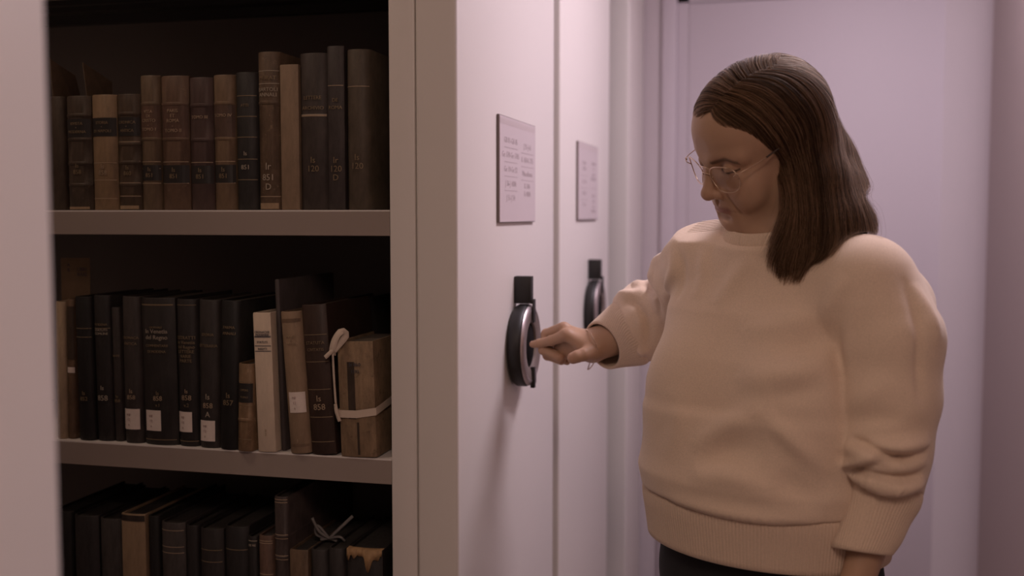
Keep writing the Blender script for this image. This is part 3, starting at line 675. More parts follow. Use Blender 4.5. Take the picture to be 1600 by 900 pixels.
# ------------------------------------------------------------------ signed-distance modelling for the figure
class Field:
    """a box grid of distances with smooth union / cut of simple solids, turned into a mesh by surface nets"""
    def __init__(self, lo, hi, h):
        self.lo = np.array(lo, np.float64); self.h = h; self.ge = 1.0
        self.n = np.ceil((np.array(hi) - self.lo) / h).astype(int) + 1
        self.v = np.full(tuple(self.n), 1.0, np.float32)
        self.ax = [(self.lo[k] + h * np.arange(self.n[k])).astype(np.float32) for k in range(3)]
    def _win(self, lo, hi):
        a = np.clip(np.floor((np.array(lo) - self.lo) / self.h).astype(int), 0, self.n)
        b = np.clip(np.ceil((np.array(hi) - self.lo) / self.h).astype(int) + 1, 0, self.n)
        return a, b
    def op(self, fn, lo, hi, k, mode='add'):
        m = max(k, 3 * self.h) + self.h
        a, b = self._win(np.array(lo) - m, np.array(hi) + m)
        if (b - a).min() <= 0: return
        sl = tuple(slice(a[i], b[i]) for i in range(3))
        X = self.ax[0][sl[0]][:, None, None]; Y = self.ax[1][sl[1]][None, :, None]; Z = self.ax[2][sl[2]][None, None, :]
        d = fn(X, Y, Z); c = self.v[sl]
        if mode == 'add':
            r = np.minimum(c, d)
            if k > 0:
                q = np.maximum(k - np.abs(c - d), 0) / k; r = r - q * q * k * 0.25
        else:
            d = -d; r = np.maximum(c, d)
            if k > 0:
                q = np.maximum(k - np.abs(c - d), 0) / k; r = r + q * q * k * 0.25
        self.v[sl] = r
    def cone(self, a, b, r1, r2, k=0.0, mode='add', flat=None):
        """tapered capsule; flat=(axis, factor) squashes it along a direction"""
        a = np.array(tuple(a), np.float32); b = np.array(tuple(b), np.float32)
        R = max(r1, r2)
        if flat is not None:
            ax, fc = np.array(tuple(flat[0]), np.float32), flat[1]; ax = ax / np.linalg.norm(ax)
        ba = b - a; l2 = float(ba @ ba) + 1e-12
        def fn(X, Y, Z):
            px, py, pz = X - a[0], Y - a[1], Z - a[2]
            t = np.clip((px * ba[0] + py * ba[1] + pz * ba[2]) / l2, 0, 1)
            dx, dy, dz = px - t * ba[0], py - t * ba[1], pz - t * ba[2]
            if flat is not None:
                q = dx * ax[0] + dy * ax[1] + dz * ax[2]; q2 = q * (1 / fc - 1)
                dx, dy, dz = dx + q2 * ax[0], dy + q2 * ax[1], dz + q2 * ax[2]
            return np.sqrt(dx * dx + dy * dy + dz * dz) - (r1 + (r2 - r1) * t)
        self.op(fn, np.minimum(a, b) - R, np.maximum(a, b) + R, k, mode)
    def chain(self, pts, k=0.0, k0=None, **kw):
        for i in range(len(pts) - 1):
            (p, r), (q, s) = pts[i], pts[i + 1]
            self.cone(p, q, r, s, k if (i or k0 is None) else k0, **kw)
    def ell(self, c, r, k=0.0, mode='add', axes=None):
        c = np.array(tuple(c), np.float32); r = np.array(r, np.float32)
        A = np.eye(3, dtype=np.float32) if axes is None else np.array([tuple(x) for x in axes], np.float32)
        R = float(r.max()); ext = np.sqrt(((A * r[:, None]) ** 2).sum(0))
        def fn(X, Y, Z):
            px, py, pz = X - c[0], Y - c[1], Z - c[2]
            u = [(px * A[i, 0] + py * A[i, 1] + pz * A[i, 2]) / r[i] for i in range(3)]
            k0 = np.sqrt(u[0] ** 2 + u[1] ** 2 + u[2] ** 2)
            k1 = np.sqrt((u[0] / r[0]) ** 2 + (u[1] / r[1]) ** 2 + (u[2] / r[2]) ** 2)
            return k0 * (k0 - 1) / np.maximum(k1, 1e-9)
        self.op(fn, c - ext - k, c + ext + k, k, mode)
    def blur(self, times=1):
        for _ in range(times):
            for k in range(3):
                v = np.moveaxis(self.v, k, 0); v[1:-1] = (v[:-2] + 2 * v[1:-1] + v[2:]) / 4
    def at(self, p):
        p = np.atleast_2d(np.array(p, np.float64))
        g = np.clip((p - self.lo) / self.h, 0, self.n - 1.001); i = g.astype(int); f = g - i
        out = 0
        for dx in (0, 1):
            for dy in (0, 1):
                for dz in (0, 1):
                    w = (f[:, 0] if dx else 1 - f[:, 0]) * (f[:, 1] if dy else 1 - f[:, 1]) * (f[:, 2] if dz else 1 - f[:, 2])
                    out = out + w * self.v[i[:, 0] + dx, i[:, 1] + dy, i[:, 2] + dz]
        return out
    def grad(self, p):
        p = np.atleast_2d(p); e = self.h * self.ge; g = np.zeros_like(p)
        for k in range(3):
            d = np.zeros(3); d[k] = e; g[:, k] = self.at(p + d) - self.at(p - d)
        return g / np.maximum(np.linalg.norm(g, axis=1, keepdims=True), 1e-9)
    def hit(self, o, d, t0, t1, step=0.003):
        """first crossing along a ray, or the closest approach"""
        o = np.array(tuple(o)); d = np.array(tuple(d)); t = np.arange(t0, t1, step)
        s = self.at(o + d * t[:, None]); k = np.argmax(s < 0)
        if s[k] < 0 and k > 0:
            u = s[k - 1] / (s[k - 1] - s[k]); return o + d * (t[k - 1] + u * step), True
        k = int(np.argmin(s)); return o + d * t[k], False
    def project(self, p, off=0.0, it=4):
        p = np.array(p, float)
        for _ in range(it):
            p = p - self.grad(p) * np.clip(self.at(p) - off, -.012, .012)[:, None]
        return p
    def mesh(self, iso=0.0, relax=0):
        v = self.v - iso; s = v < 0
        c = np.zeros(tuple(self.n - 1), np.uint8)
        nx, ny, nz = self.n - 1
        off = [(i, j, k) for i in (0, 1) for j in (0, 1) for k in (0, 1)]
        for i, j, k in off: c += s[i:nx + i, j:ny + j, k:nz + k]
        act = (c > 0) & (c < 8)
        idx = np.argwhere(act); ids = np.full(c.shape, -1, np.int64); ids[act] = np.arange(len(idx))
        vals = {o: v[idx[:, 0] + o[0], idx[:, 1] + o[1], idx[:, 2] + o[2]] for o in off}
        acc = np.zeros((len(idx), 3)); cnt = np.zeros(len(idx))
        for o in off:
            for k in range(3):
                if o[k] == 0:
                    q = list(o); q[k] = 1; q = tuple(q)
                    a, b = vals[o], vals[q]; x = (a < 0) != (b < 0)
                    t = np.where(x, a / np.where(x, a - b, 1), 0)
                    pt = np.tile(np.array(o, float), (len(idx), 1)); pt[:, k] += t
                    acc[x] += pt[x]; cnt[x] += 1
        P_ = self.lo + (idx + acc / cnt[:, None]) * self.h
        F = []
        for k in range(3):
            a, b = (k + 1) % 3, (k + 2) % 3
            sl0 = [slice(1, -1)] * 3; sl0[k] = slice(0, -1); sl1 = [slice(1, -1)] * 3; sl1[k] = slice(1, None)
            A, B = s[tuple(sl0)], s[tuple(sl1)]
            e = np.argwhere(A != B)
            if not len(e): continue
            flip = A[tuple(e.T)]
            e = e + 1; e[:, k] -= 1
            def cid(da, db):
                q = e.copy(); q[:, a] -= da; q[:, b] -= db; return ids[q[:, 0], q[:, 1], q[:, 2]]
            q = np.stack([cid(1, 1), cid(0, 1), cid(0, 0), cid(1, 0)], 1)
            q[~flip] = q[~flip][:, ::-1]
            F.append(q)
        F = np.concatenate(F)
        for _ in range(relax):
            S = np.zeros_like(P_); N = np.zeros(len(P_))
            for i in range(4):
                np.add.at(S, F[:, i], P_[F[:, (i + 1) % 4]] + P_[F[:, (i + 3) % 4]]); np.add.at(N, F[:, i], 2)
            ok = N > 0; P_[ok] = 0.5 * P_[ok] + 0.5 * (S[ok] / N[ok][:, None])
        return P_, F
def np_mesh(name, V, F, mats, parent=None, smooth=True):
    me = bpy.data.meshes.new(name)
    me.vertices.add(len(V)); me.vertices.foreach_set('co', np.asarray(V, np.float32).ravel())
    me.loops.add(F.size); me.loops.foreach_set('vertex_index', F.astype(np.int32).ravel())
    me.polygons.add(len(F)); me.polygons.foreach_set('loop_start', np.arange(len(F), dtype=np.int32) * F.shape[1])
    me.polygons.foreach_set('use_smooth', np.ones(len(F), bool))
    for m in mats: me.materials.append(m)
    me.update(); me.validate()
    o = bpy.data.objects.new(name, me); COL.objects.link(o)
    if parent: o.parent = parent
    return o
def set_color(o, name, rgb):
    a = o.data.color_attributes.new(name, 'FLOAT_COLOR', 'POINT')
    a.data.foreach_set('color', np.concatenate([rgb, np.ones((len(rgb), 1))], 1).astype(np.float32).ravel())
def set_float(o, name, val):
    a = o.data.attributes.new(name, 'FLOAT', 'POINT'); a.data.foreach_set('value', np.asarray(val, np.float32))

# ------------------------------------------------------------------ head
def cv(x, y, z): return RT * x - UP * y + FW * z         # camera-style axes (right, down, away) to the room
HF = cv(-.862, .445, -.245).normalized()                  # where the face points
HL = cv(.37, .28, -.885); HL = (HL - HF * HL.dot(HF)).normalized()   # her left
HU = HF.cross(HL).normalized()
HS = 1.07
HO = P(1104, 260, 1.66) - HF * (0.093 * HS) - HU * 0.002    # between the eyes, at ear depth
HM = Matrix(((HL.x, HF.x, HU.x, HO.x), (HL.y, HF.y, HU.y, HO.y), (HL.z, HF.z, HU.z, HO.z), (0, 0, 0, 1)))
HMI = HM.inverted()
def h2w(V):
    V = np.asarray(V) * HS; R = np.array([tuple(HL), tuple(HF), tuple(HU)]); return V @ R + np.array(tuple(HO))
def w2h(V):
    R = np.array([tuple(HL), tuple(HF), tuple(HU)]); return ((np.asarray(V) - np.array(tuple(HO))) @ R.T) / HS
def hp(x, y, z): return Vector(h2w([[x / 100, y / 100, z / 100]])[0])        # head centimetres to the room
NECK_W = P(1213, 372, 1.715)                              # neck base
cmv = lambda *a: [q / 100 for q in a]
def head_field():
    f = Field((-.10, -.125, -.205), (.10, .13, .135), 0.0019)
    E = lambda c, r, k=0.0, mode='add', axes=None: f.ell(cmv(*c), cmv(*r), k / 100, mode, axes)
    C = lambda a, b, r1, r2, k=0.0, mode='add', flat=None: f.cone(cmv(*a), cmv(*b), r1 / 100, r2 / 100, k / 100, mode, flat)
    E((0, -1.0, 3.4), (7.4, 9.3, 7.9))                       # cranium
    E((0, 3.6, 3.2), (6.3, 5.4, 5.6), 2.5)                   # forehead
    E((0, 2.6, -3.4), (6.0, 6.2, 7.4), 2.0)                  # face
    for s in (-1, 1):
        C((s * 5.5, 0.6, -5.6), (s * 1.8, 6.6, -9.2), 1.7, 1.7, 2.2)       # jaw
        E((s * 4.0, 5.5, -2.9), (2.2, 2.0, 1.9), 1.6)                      # cheekbone
        E((s * 3.6, 6.0, -5.0), (2.6, 2.3, 2.4), 1.8)                      # cheek
        C((s * 5.0, 6.5, 1.3), (s * 1.2, 8.5, 1.05), 0.8, 0.85, 1.5)       # brow
    E((0, 5.6, -8.6), (3.0, 2.9, 2.5), 1.5)                  # chin mass
    E((0, 7.6, -9.5), (1.6, 1.2, 1.3), 1.0)
    E((0, 3.0, -9.2), (4.4, 4.8, 2.3), 2.0)                  # under the chin
    E((0, 6.9, -6.4), (3.0, 2.3, 2.6), 1.2)                  # muzzle
    for s in (-1, 1):
        E((s * 3.1, 9.1, 0.0), (1.75, 1.35, 1.15), 1.2, 'cut')             # eye socket
    for s in (-1, 1):
        E((s * 3.15, 7.15, -0.15), (1.32, 1.30, 1.24), 0.25)               # eyeball under the lid
        C((s * 4.6, 7.15, -0.35), (s * 3.2, 8.30, -0.62), 0.16, 0.20, 0.25)  # edge of the lowered lid
        C((s * 3.2, 8.30, -0.62), (s * 1.9, 7.75, -0.40), 0.20, 0.16, 0.25)
        C((s * 4.4, 7.3, -1.35), (s * 2.2, 7.9, -1.3), 0.25, 0.25, 0.7)    # lower lid pouch
    C((0, 8.15, 1.0), (0, 9.0, -1.2), 0.62, 0.72, 1.2)       # nose bridge
    C((0, 9.0, -1.2), (0, 10.2, -3.6), 0.72, 0.95, 0.7)
    E((0, 10.25, -3.8), (1.05, 0.95, 0.95), 0.5)             # tip
    for s in (-1, 1):
        E((s * 1.25, 9.0, -4.1), (0.75, 1.05, 0.78), 0.6)                  # wings
        E((s * 0.60, 9.35, -4.75), (0.36, 0.55, 0.28), 0.2, 'cut')         # nostrils
    C((0, 8.8, -4.7), (0, 9.5, -4.45), 0.45, 0.45, 0.4)
    for s in (-1, 1):
        C((0, 8.75, -6.35), (s * 2.3, 7.75, -6.85), 0.48, 0.22, 0.3)       # upper lip
        C((0, 8.55, -7.25), (s * 2.15, 7.70, -7.0), 0.58, 0.24, 0.3)       # lower lip
    def S(x, y, z): return f.project([cmv(x, y, z)], 0.0)[0] * 100
    def groove(pts, r, k, depth=0.0):
        q_ = [f.project([cmv(*p)], -depth / 100)[0] * 100 for p in smooth_path(pts, 9)]
        for a_, b_ in zip(q_[:-1], q_[1:]): C(a_, b_, r, r, k, 'cut')
    for s in (-1, 1):
        groove([(0, 9.3, -6.82), (s * 1.2, 8.9, -6.84), (s * 2.6, 7.9, -7.05), (s * 2.9, 7.4, -7.4)], 0.10, 0.18)   # mouth line
        groove([(s * 1.9, 8.8, -4.2), (s * 2.9, 8.3, -5.6), (s * 3.4, 7.6, -7.2)], 0.05, 0.55)                       # fold from nose to mouth
        groove([(s * 1.6, 8.0, -0.9), (s * 3.2, 8.6, -1.0), (s * 4.7, 7.4, -0.55)], 0.07, 0.18)                      # under the lid
    groove([(0, 9.2, -5.0), (0, 9.0, -6.0)], 0.14, 0.4)
    groove([(-1.2, 8.5, -8.1), (0, 8.8, -8.1), (1.2, 8.5, -8.1)], 0.22, 0.8)                                          # dip under the lip
    for s in (-1, 1):                                                       # ears
        E((s * 6.75, -0.6, -1.0), (0.65, 1.8, 2.8), 0.4)
        E((s * 7.3, -0.4, -0.8), (0.42, 1.1, 1.8), 0.3, 'cut')
    # neck, running to the torso in head coordinates
    nb = w2h([tuple(NECK_W)])[0] * 100
    C((0, -2.6, -5.0), tuple(nb), 5.4, 6.0, 2.0)
    nd = (nb - np.array([0, -2.6, -5.0])); nb2 = nb + nd / np.linalg.norm(nd) * 12
    C(tuple(nb), tuple(nb2), 6.0, 6.4, 1.0)
    return f
hf = head_field()
HV, HFc = hf.mesh(relax=1)
# pigment of the face
x, y, z = (HV * 100).T
skin = np.array([0.46, 0.285, 0.187])
colr = np.tile(skin, (len(HV), 1))
def blend(mask, rgb):
    global colr
    mask = np.clip(mask, 0, 1)[:, None]; colr = colr * (1 - mask) + np.array(rgb) * mask
ax_ = np.abs(x)
lipc = -6.95 + 0.06 * ax_
blend(np.exp(-((z - lipc) / 0.62) ** 4) * (1 - np.clip((ax_ - 1.9) / 0.5, 0, 1)) * (y > 7.4) * 0.75, (0.27, 0.105, 0.085))
blend(np.exp(-(((x - 0) / 7) ** 2)) * np.exp(-((z + 2.8) / 1.6) ** 2) * np.exp(-((ax_ - 3.8) / 1.8) ** 2) * 0.30, (0.40, 0.19, 0.14))
browz = 0.85 + 0.30 * np.clip(ax_ - 1.5, 0, 2.2) - 0.55 * np.clip(ax_ - 3.9, 0, 3)
blend(np.exp(-((z - browz) / 0.34) ** 4) * (ax_ > 1.3) * (ax_ < 5.4) * (y > 5) * 0.72, (0.075, 0.045, 0.03))
lidz = -0.62 + 0.13 * (ax_ - 3.2) ** 2
blend(np.exp(-((z - lidz + 0.10) / 0.16) ** 4) * (ax_ > 1.8) * (ax_ < 4.8) * (y > 6.4) * 0.9, (0.03, 0.02, 0.015))
blend(np.exp(-((x / 1.2) ** 2)) * np.exp(-((z + 4.0) / 1.0) ** 2) * (y > 9) * 0.25, (0.42, 0.18, 0.13))
head_col = colr
HVW = h2w(HV)

# ------------------------------------------------------------------ the figure's joints
TORSO = P(1204, 600, 1.73)
bf = (FH * -0.743 + RT * -0.669).normalized(); bl = (RT * 0.743 + FH * -0.669).normalized()    # body forward, body left
ZU = Vector((0, 0, 1))
def B(l, f, z): return Vector((TORSO.x, TORSO.y, 0)) + bl * l + bf * f + ZU * z
SHR, ELR, WRR = P(1110, 404, 1.815), P(1066, 486, 2.03), P(936, 538, 2.058)
SHL, ELL, WRL = P(1355, 451, 1.590), P(1392, 690, 1.585), P(1336, 915, 1.55)
HIPZ = 0.86
skinm, nt, b = new_mat('skin')
ca = nt.nodes.new('ShaderNodeVertexColor'); ca.layer_name = 'pigment'
nt.links.new(ca.outputs['Color'], b.inputs['Base Color'])
b.inputs['Roughness'].default_value = 0.5; b.inputs['Specular IOR Level'].default_value = 0.35
b.inputs['Subsurface Weight'].default_value = 0.12; b.inputs['Subsurface Radius'].default_value = (0.010, 0.004, 0.002); b.inputs['Subsurface Scale'].default_value = 0.5
tc = nt.nodes.new('ShaderNodeTexCoord'); n = nt.nodes.new('ShaderNodeTexNoise'); n.inputs['Scale'].default_value = 330; n.inputs['Detail'].default_value = 7
nt.links.new(tc.outputs['Object'], n.inputs['Vector'])
bp = nt.nodes.new('ShaderNodeBump'); bp.inputs['Strength'].default_value = 0.28; bp.inputs['Distance'].default_value = 0.0010
nt.links.new(n.outputs['Fac'], bp.inputs['Height']); nt.links.new(bp.outputs['Normal'], b.inputs['Normal'])

def hand_field(J, palm, wrist, fore, h=0.0012, extra=()):
    pts = [Vector(p) for c in J.values() for p, r in c] + [Vector(wrist[0]), Vector(fore[0])]
    lo = np.min([tuple(p) for p in pts], 0) - 0.045; hi = np.max([tuple(p) for p in pts], 0) + 0.045
    f = Field(lo, hi, h)
    f.cone(wrist[0], fore[0], wrist[1], fore[1], 0.0, flat=(palm['n'], palm['fw']))
    for nme in ('index', 'middle', 'ring', 'little'):
        c = J[nme]
        f.cone(wrist[0], c[0][0], wrist[1] * 0.78, c[0][1] * 1.05, 0.012, flat=(palm['n'], 0.72))
    t = J['thumb']
    f.cone(wrist[0], t[0][0], wrist[1] * 0.72, t[0][1], 0.012)
    f.cone(t[0][0], J['index'][0][0], t[0][1] * 0.8, J['index'][0][1] * 0.9, 0.008)
    for a in extra: f.cone(*a)
    for nme, c in J.items():
        k = 0.007
        for i in range(len(c) - 1):
            (p, r), (q, s) = c[i], c[i + 1]
            f.cone(p, q, r * (1.0 if i else 1.0), s, 0.0045 if i == 0 else 0.0018)
            if i and nme != 'thumb': f.ell(p, (r * 1.03,) * 3, 0.003)
    return f
q = lambda px, py, d, r: (P(px, py, d), r / 1000)
JR = {
    'index': [q(886, 523, 2.050, 12.0), q(862, 532, 2.078, 9.8), q(843, 536.5, 2.097, 8.3), q(832.5, 538, 2.108, 6.7)],
    'middle': [q(881, 512, 2.074, 11.5), q(854, 522, 2.112, 10.2), q(850, 546, 2.104, 10.6), q(874, 558, 2.088, 10.0)],
    'ring': [q(883, 515, 2.097, 11.0), q(858, 532, 2.134, 9.8), q(856, 555, 2.121, 9.8), q(877, 563, 2.106, 9.2)],
    'little': [q(890, 522, 2.117, 10.0), q(870, 542, 2.150, 8.4), q(870, 560, 2.138, 7.8), q(886, 565, 2.120, 7.0)],
    'thumb': [q(926, 549, 2.030, 15.5), q(912, 554, 2.010, 12.6), q(902, 557, 2.006, 11.6), q(895.5, 559.5, 2.008, 11.0)],
}
nrmR = (UP * 0.9 - FW * 0.25).normalized()
rf = hand_field(JR, {'n': nrmR, 'fw': 0.92}, (P(926, 539, 2.056), 0.0335), (P(1000, 512, 2.045), 0.040), extra=((P(925, 545, 2.066), P(889, 534, 2.092), .025, .019, .012), (P(912, 545, 2.088), P(880, 547, 2.106), .021, .018, .010)))
# nails, knuckle dimples
RV, RF = rf.mesh(relax=1)
wL = P(1336, 918, 1.552); dn = (P(1322, 1010, 1.545) - wL).normalized()
sd = (-bf * 0.8 - bl * 0.2); sd = (sd - dn * sd.dot(dn)).normalized()       # across the hanging hand
pn = dn.cross(sd).normalized()
def hl(a, s, n_): return wL + dn * a + sd * s + pn * n_
JL = {
    'index': [(hl(.088, -.030, 0), .0095), (hl(.128, -.034, .006), .0083), (hl(.150, -.034, .014), .0074), (hl(.170, -.033, .024), .0062)],
    'middle': [(hl(.092, -.009, 0), .0098), (hl(.136, -.010, .006), .0086), (hl(.162, -.010, .016), .0076), (hl(.182, -.010, .028), .0063)],
    'ring': [(hl(.088, .011, 0), .0095), (hl(.128, .013, .007), .0083), (hl(.152, .013, .018), .0074), (hl(.170, .013, .030), .0062)],
    'little': [(hl(.080, .029, 0), .0086), (hl(.110, .033, .006), .0072), (hl(.128, .034, .014), .0064), (hl(.142, .034, .022), .0056)],
    'thumb': [(hl(.030, -.032, .012), .0125), (hl(.066, -.048, .018), .0105), (hl(.092, -.050, .022), .0092), (hl(.112, -.048, .027), .0080)],
}
lf = hand_field(JL, {'n': pn, 'fw': 0.8}, (wL, 0.028), (P(1372, 800, 1.567), 0.038), h=0.0016)
LV, LF = lf.mesh(relax=1)

# torso, upper arms and legs, all under the clothes
def body_field():
    lo = B(0, 0, 0); f = Field((lo.x - .42, lo.y - .40, -0.01), (lo.x + .42, lo.y + .55, NECK_W.z + 0.03), 0.010)
    axs = [tuple(bl), tuple(bf), (0, 0, 1)]
    f.ell(B(0, -.02, 1.16), (.165, .115, .22), 0, axes=axs)
    f.ell(B(0, 0, 0.92), (.165, .125, .16), .08, axes=axs)
    f.cone(SHR + ZU * -.02, B(0, -.03, 1.30), .05, .06, .05); f.cone(SHL + ZU * -.02, B(0, -.03, 1.30), .05, .06, .05)
    f.cone(B(0, -.03, 1.28), NECK_W + ZU * 0.10, .062, .058, .04)
    f.cone(SHR, ELR, .047, .042, .03); f.cone(ELR, P(1000, 512, 2.045), .042, .036, .02)
    f.cone(SHL, ELL, .047, .042, .03); f.cone(ELL, P(1372, 800, 1.567), .042, .038, .008)
    for s in (-1, 1):
        f.cone(B(s * .085, 0, .84), B(s * .09, .01, .46), .080, .056, .05)
        f.cone(B(s * .09, .01, .46), B(s * .09, -.02, .09), .055, .038, .03)
        f.cone(B(s * .09, -.03, .06), B(s * .11, .12, .045), .036, .030, .03)
    return f
bfld = body_field(); BV, BF_ = bfld.mesh(relax=1)
def cut_faces(V, F, keep):
    F = F[keep[F].all(1)]; u, inv = np.unique(F, return_inverse=True)
    return V[u], inv.reshape(F.shape), u
# open each piece where the next one joins it, then bridge the rims into one skin
def half(V, p, nrm, off=0): return ((V - np.array(tuple(p))) @ np.array(tuple(nrm))) < off
axN = (Vector(h2w([[0, -.026, -.05]])[0]) - NECK_W).normalized()
keepH = ~half(HVW, NECK_W - axN * 0.005, axN)
V0, F0, u0 = cut_faces(HVW, HFc, keepH)
nearN = np.linalg.norm(BV - np.array(tuple(NECK_W)), axis=1) < 0.16
keepB = ~(nearN & ~half(BV, NECK_W - axN * 0.030, axN))
aR = (P(936, 538, 2.05) - P(1000, 512, 2.045)).normalized(); aL = (wL - P(1372, 800, 1.567)).normalized()
cR = P(990, 516, 2.046); cL = P(1368, 812, 1.566)
keepB &= ~((np.linalg.norm(BV - np.array(tuple(cR)), axis=1) < 0.075) & ~half(BV, cR - aR * 0.012, aR))
keepB &= ~((np.linalg.norm(BV - np.array(tuple(cL)), axis=1) < 0.07) & ~half(BV, cL - aL * 0.012, aL))
V1, F1, u1 = cut_faces(BV, BF_, keepB)
V2, F2, u2 = cut_faces(RV, RF, ~half(RV, cR, aR)); V3, F3, u3 = cut_faces(LV, LF, ~half(LV, cL, aL))
AV = np.concatenate([V0, V1, V2, V3]); ofs = np.cumsum([0, len(V0), len(V1), len(V2)])
AF = np.concatenate([F0, F1 + ofs[1], F2 + ofs[2], F3 + ofs[3]])
hand_col = np.array([0.46, 0.285, 0.187])
pig = np.tile(np.array([0.46, 0.285, 0.187]), (len(AV), 1)); pig[:len(V0)] = head_col[u0]
pig[ofs[2]:] = hand_col
for J, o_ in ((JR, 2), (JL, 3)):
    seg = slice(ofs[o_], ofs[o_ + 1] if o_ < 3 else None); W = AV[seg]; pc = pig[seg]
    for c in J.values():
        tip = np.array(tuple(c[-1][0])); dr_ = np.array(tuple((c[-1][0] - c[-2][0]).normalized()))
        m = np.clip(1 - np.linalg.norm(W - (tip + dr_ * 0.002), axis=1) / (c[-1][1] * 1.6), 0, 1)[:, None] * 0.5
        pc = pc * (1 - m) + np.array([0.42, 0.215, 0.15]) * m
        for (p, r) in c[:-1]:
            m = np.clip(1 - np.linalg.norm(W - np.array(tuple(p)), axis=1) / (r * 1.3), 0, 1)[:, None] * 0.25
            pc = pc * (1 - m) + np.array([0.36, 0.17, 0.12]) * m
    for nme in ('index', 'thumb'):                             # nails
        c = J[nme]; tip = c[-1][0]; dr_ = (tip - c[-2][0]).normalized()
        up_ = (UP if o_ == 2 else pn * -1); up_ = (up_ - dr_ * up_.dot(dr_)).normalized()
        p = np.array(tuple(tip + up_ * c[-1][1] * 0.9 + dr_ * 0.001))
        m = np.clip(1.6 - np.linalg.norm(W - p, axis=1) / 0.0042, 0, 1)[:, None] * 0.8
        pc = pc * (1 - m) + np.array([0.52, 0.33, 0.26]) * m
    pig[seg] = pc
person = np_mesh('person', AV, AF, [skinm])
set_color(person, 'pigment', pig)
bm = bmesh.new(); bm.from_mesh(person.data); bm.edges.ensure_lookup_table()
edges = [e for e in bm.edges if len(e.link_faces) == 1]
seen = set(); loops = []
adj = {}
for e in edges:
    for v in e.verts: adj.setdefault(v.index, []).append(e)
bm.verts.ensure_lookup_table()
for e in edges:
    if e.index in seen: continue
    st = [e]; comp = []; seen.add(e.index)
    while st:
        a = st.pop(); comp.append(a)
        for v in a.verts:
            for g in adj[v.index]:
                if g.index not in seen: seen.add(g.index); st.append(g)
    loops.append(comp)
cen = [sum((v.co for e in l for v in e.verts), Vector()) / (2 * len(l)) for l in loops]
def near_loops(p):
    o = sorted(range(len(loops)), key=lambda i: (cen[i] - p).length); return [i for i in o if (cen[i] - p).length < 0.09 and len(loops[i]) > 8][:2]
for p in (NECK_W, cR, cL):
    w_ = near_loops(p)
    if len(w_) == 2:
        try: bmesh.ops.bridge_loops(bm, edges=loops[w_[0]] + loops[w_[1]])
        except Exception as ex: print('bridge', ex)
bmesh.ops.recalc_face_normals(bm, faces=bm.faces[:])
bm.to_mesh(person.data); bm.free()
person.data.polygons.foreach_set('use_smooth', [True] * len(person.data.polygons))
tag(person, 'woman in a beige sweater and glasses looking down, reaching her hand to the round handle', 'person')
# ------------------------------------------------------------------ sweater
def knit(name, col, rib_attr=False):
    m, nt, b = new_mat(name)
    b.inputs['Roughness'].default_value = 0.92; b.inputs['Specular IOR Level'].default_value = 0.15
    b.inputs['Sheen Weight'].default_value = 0.25; b.inputs['Sheen Roughness'].default_value = 0.5
    tc = nt.nodes.new('ShaderNodeTexCoord')
    n = nt.nodes.new('ShaderNodeTexNoise'); n.inputs['Scale'].default_value = 520; n.inputs['Detail'].default_value = 5; n.inputs['Roughness'].default_value = 0.75
    nt.links.new(tc.outputs['Object'], n.inputs['Vector'])
    r = nt.nodes.new('ShaderNodeValToRGB'); r.color_ramp.elements[0].position = 0.3; r.color_ramp.elements[1].position = 0.7
    r.color_ramp.elements[0].color = (*[c * 0.88 for c in col], 1); r.color_ramp.elements[1].color = (*[c * 1.10 for c in col], 1)
    nt.links.new(n.outputs['Fac'], r.inputs['Fac']); nt.links.new(r.outputs['Color'], b.inputs['Base Color'])
    bp = nt.nodes.new('ShaderNodeBump'); bp.inputs['Strength'].default_value = 0.35; bp.inputs['Distance'].default_value = 0.0012
    nt.links.new(n.outputs['Fac'], bp.inputs['Height'])
    if rib_attr:
        at = nt.nodes.new('ShaderNodeAttribute'); at.attribute_name = 'rib'
        mk = nt.nodes.new('ShaderNodeAttribute'); mk.attribute_name = 'rib_mask'
        sn = nt.nodes.new('ShaderNodeMath'); sn.operation = 'SINE'; nt.links.new(at.outputs['Fac'], sn.inputs[0])
        ml = nt.nodes.new('ShaderNodeMath'); ml.operation = 'MULTIPLY'; nt.links.new(sn.outputs[0], ml.inputs[0]); nt.links.new(mk.outputs['Fac'], ml.inputs[1])
        b2 = nt.nodes.new('ShaderNodeBump'); b2.inputs['Strength'].default_value = 1.0; b2.inputs['Distance'].default_value = 0.0013
        nt.links.new(ml.outputs[0], b2.inputs['Height']); nt.links.new(bp.outputs['Normal'], b2.inputs['Normal']); nt.links.new(b2.outputs['Normal'], b.inputs['Normal'])
    else:
        nt.links.new(bp.outputs['Normal'], b.inputs['Normal'])
    return m
SWEATC = (0.74, 0.575, 0.445)
knitm, ribm = knit('beige_knit', SWEATC, True), knit('beige_rib_knit', (0.70, 0.54, 0.415))
ZSEAM = P(1180, 763, 1.73).z; ZHEM = P(1180, 846, 1.73).z
ZTOP = 1.345
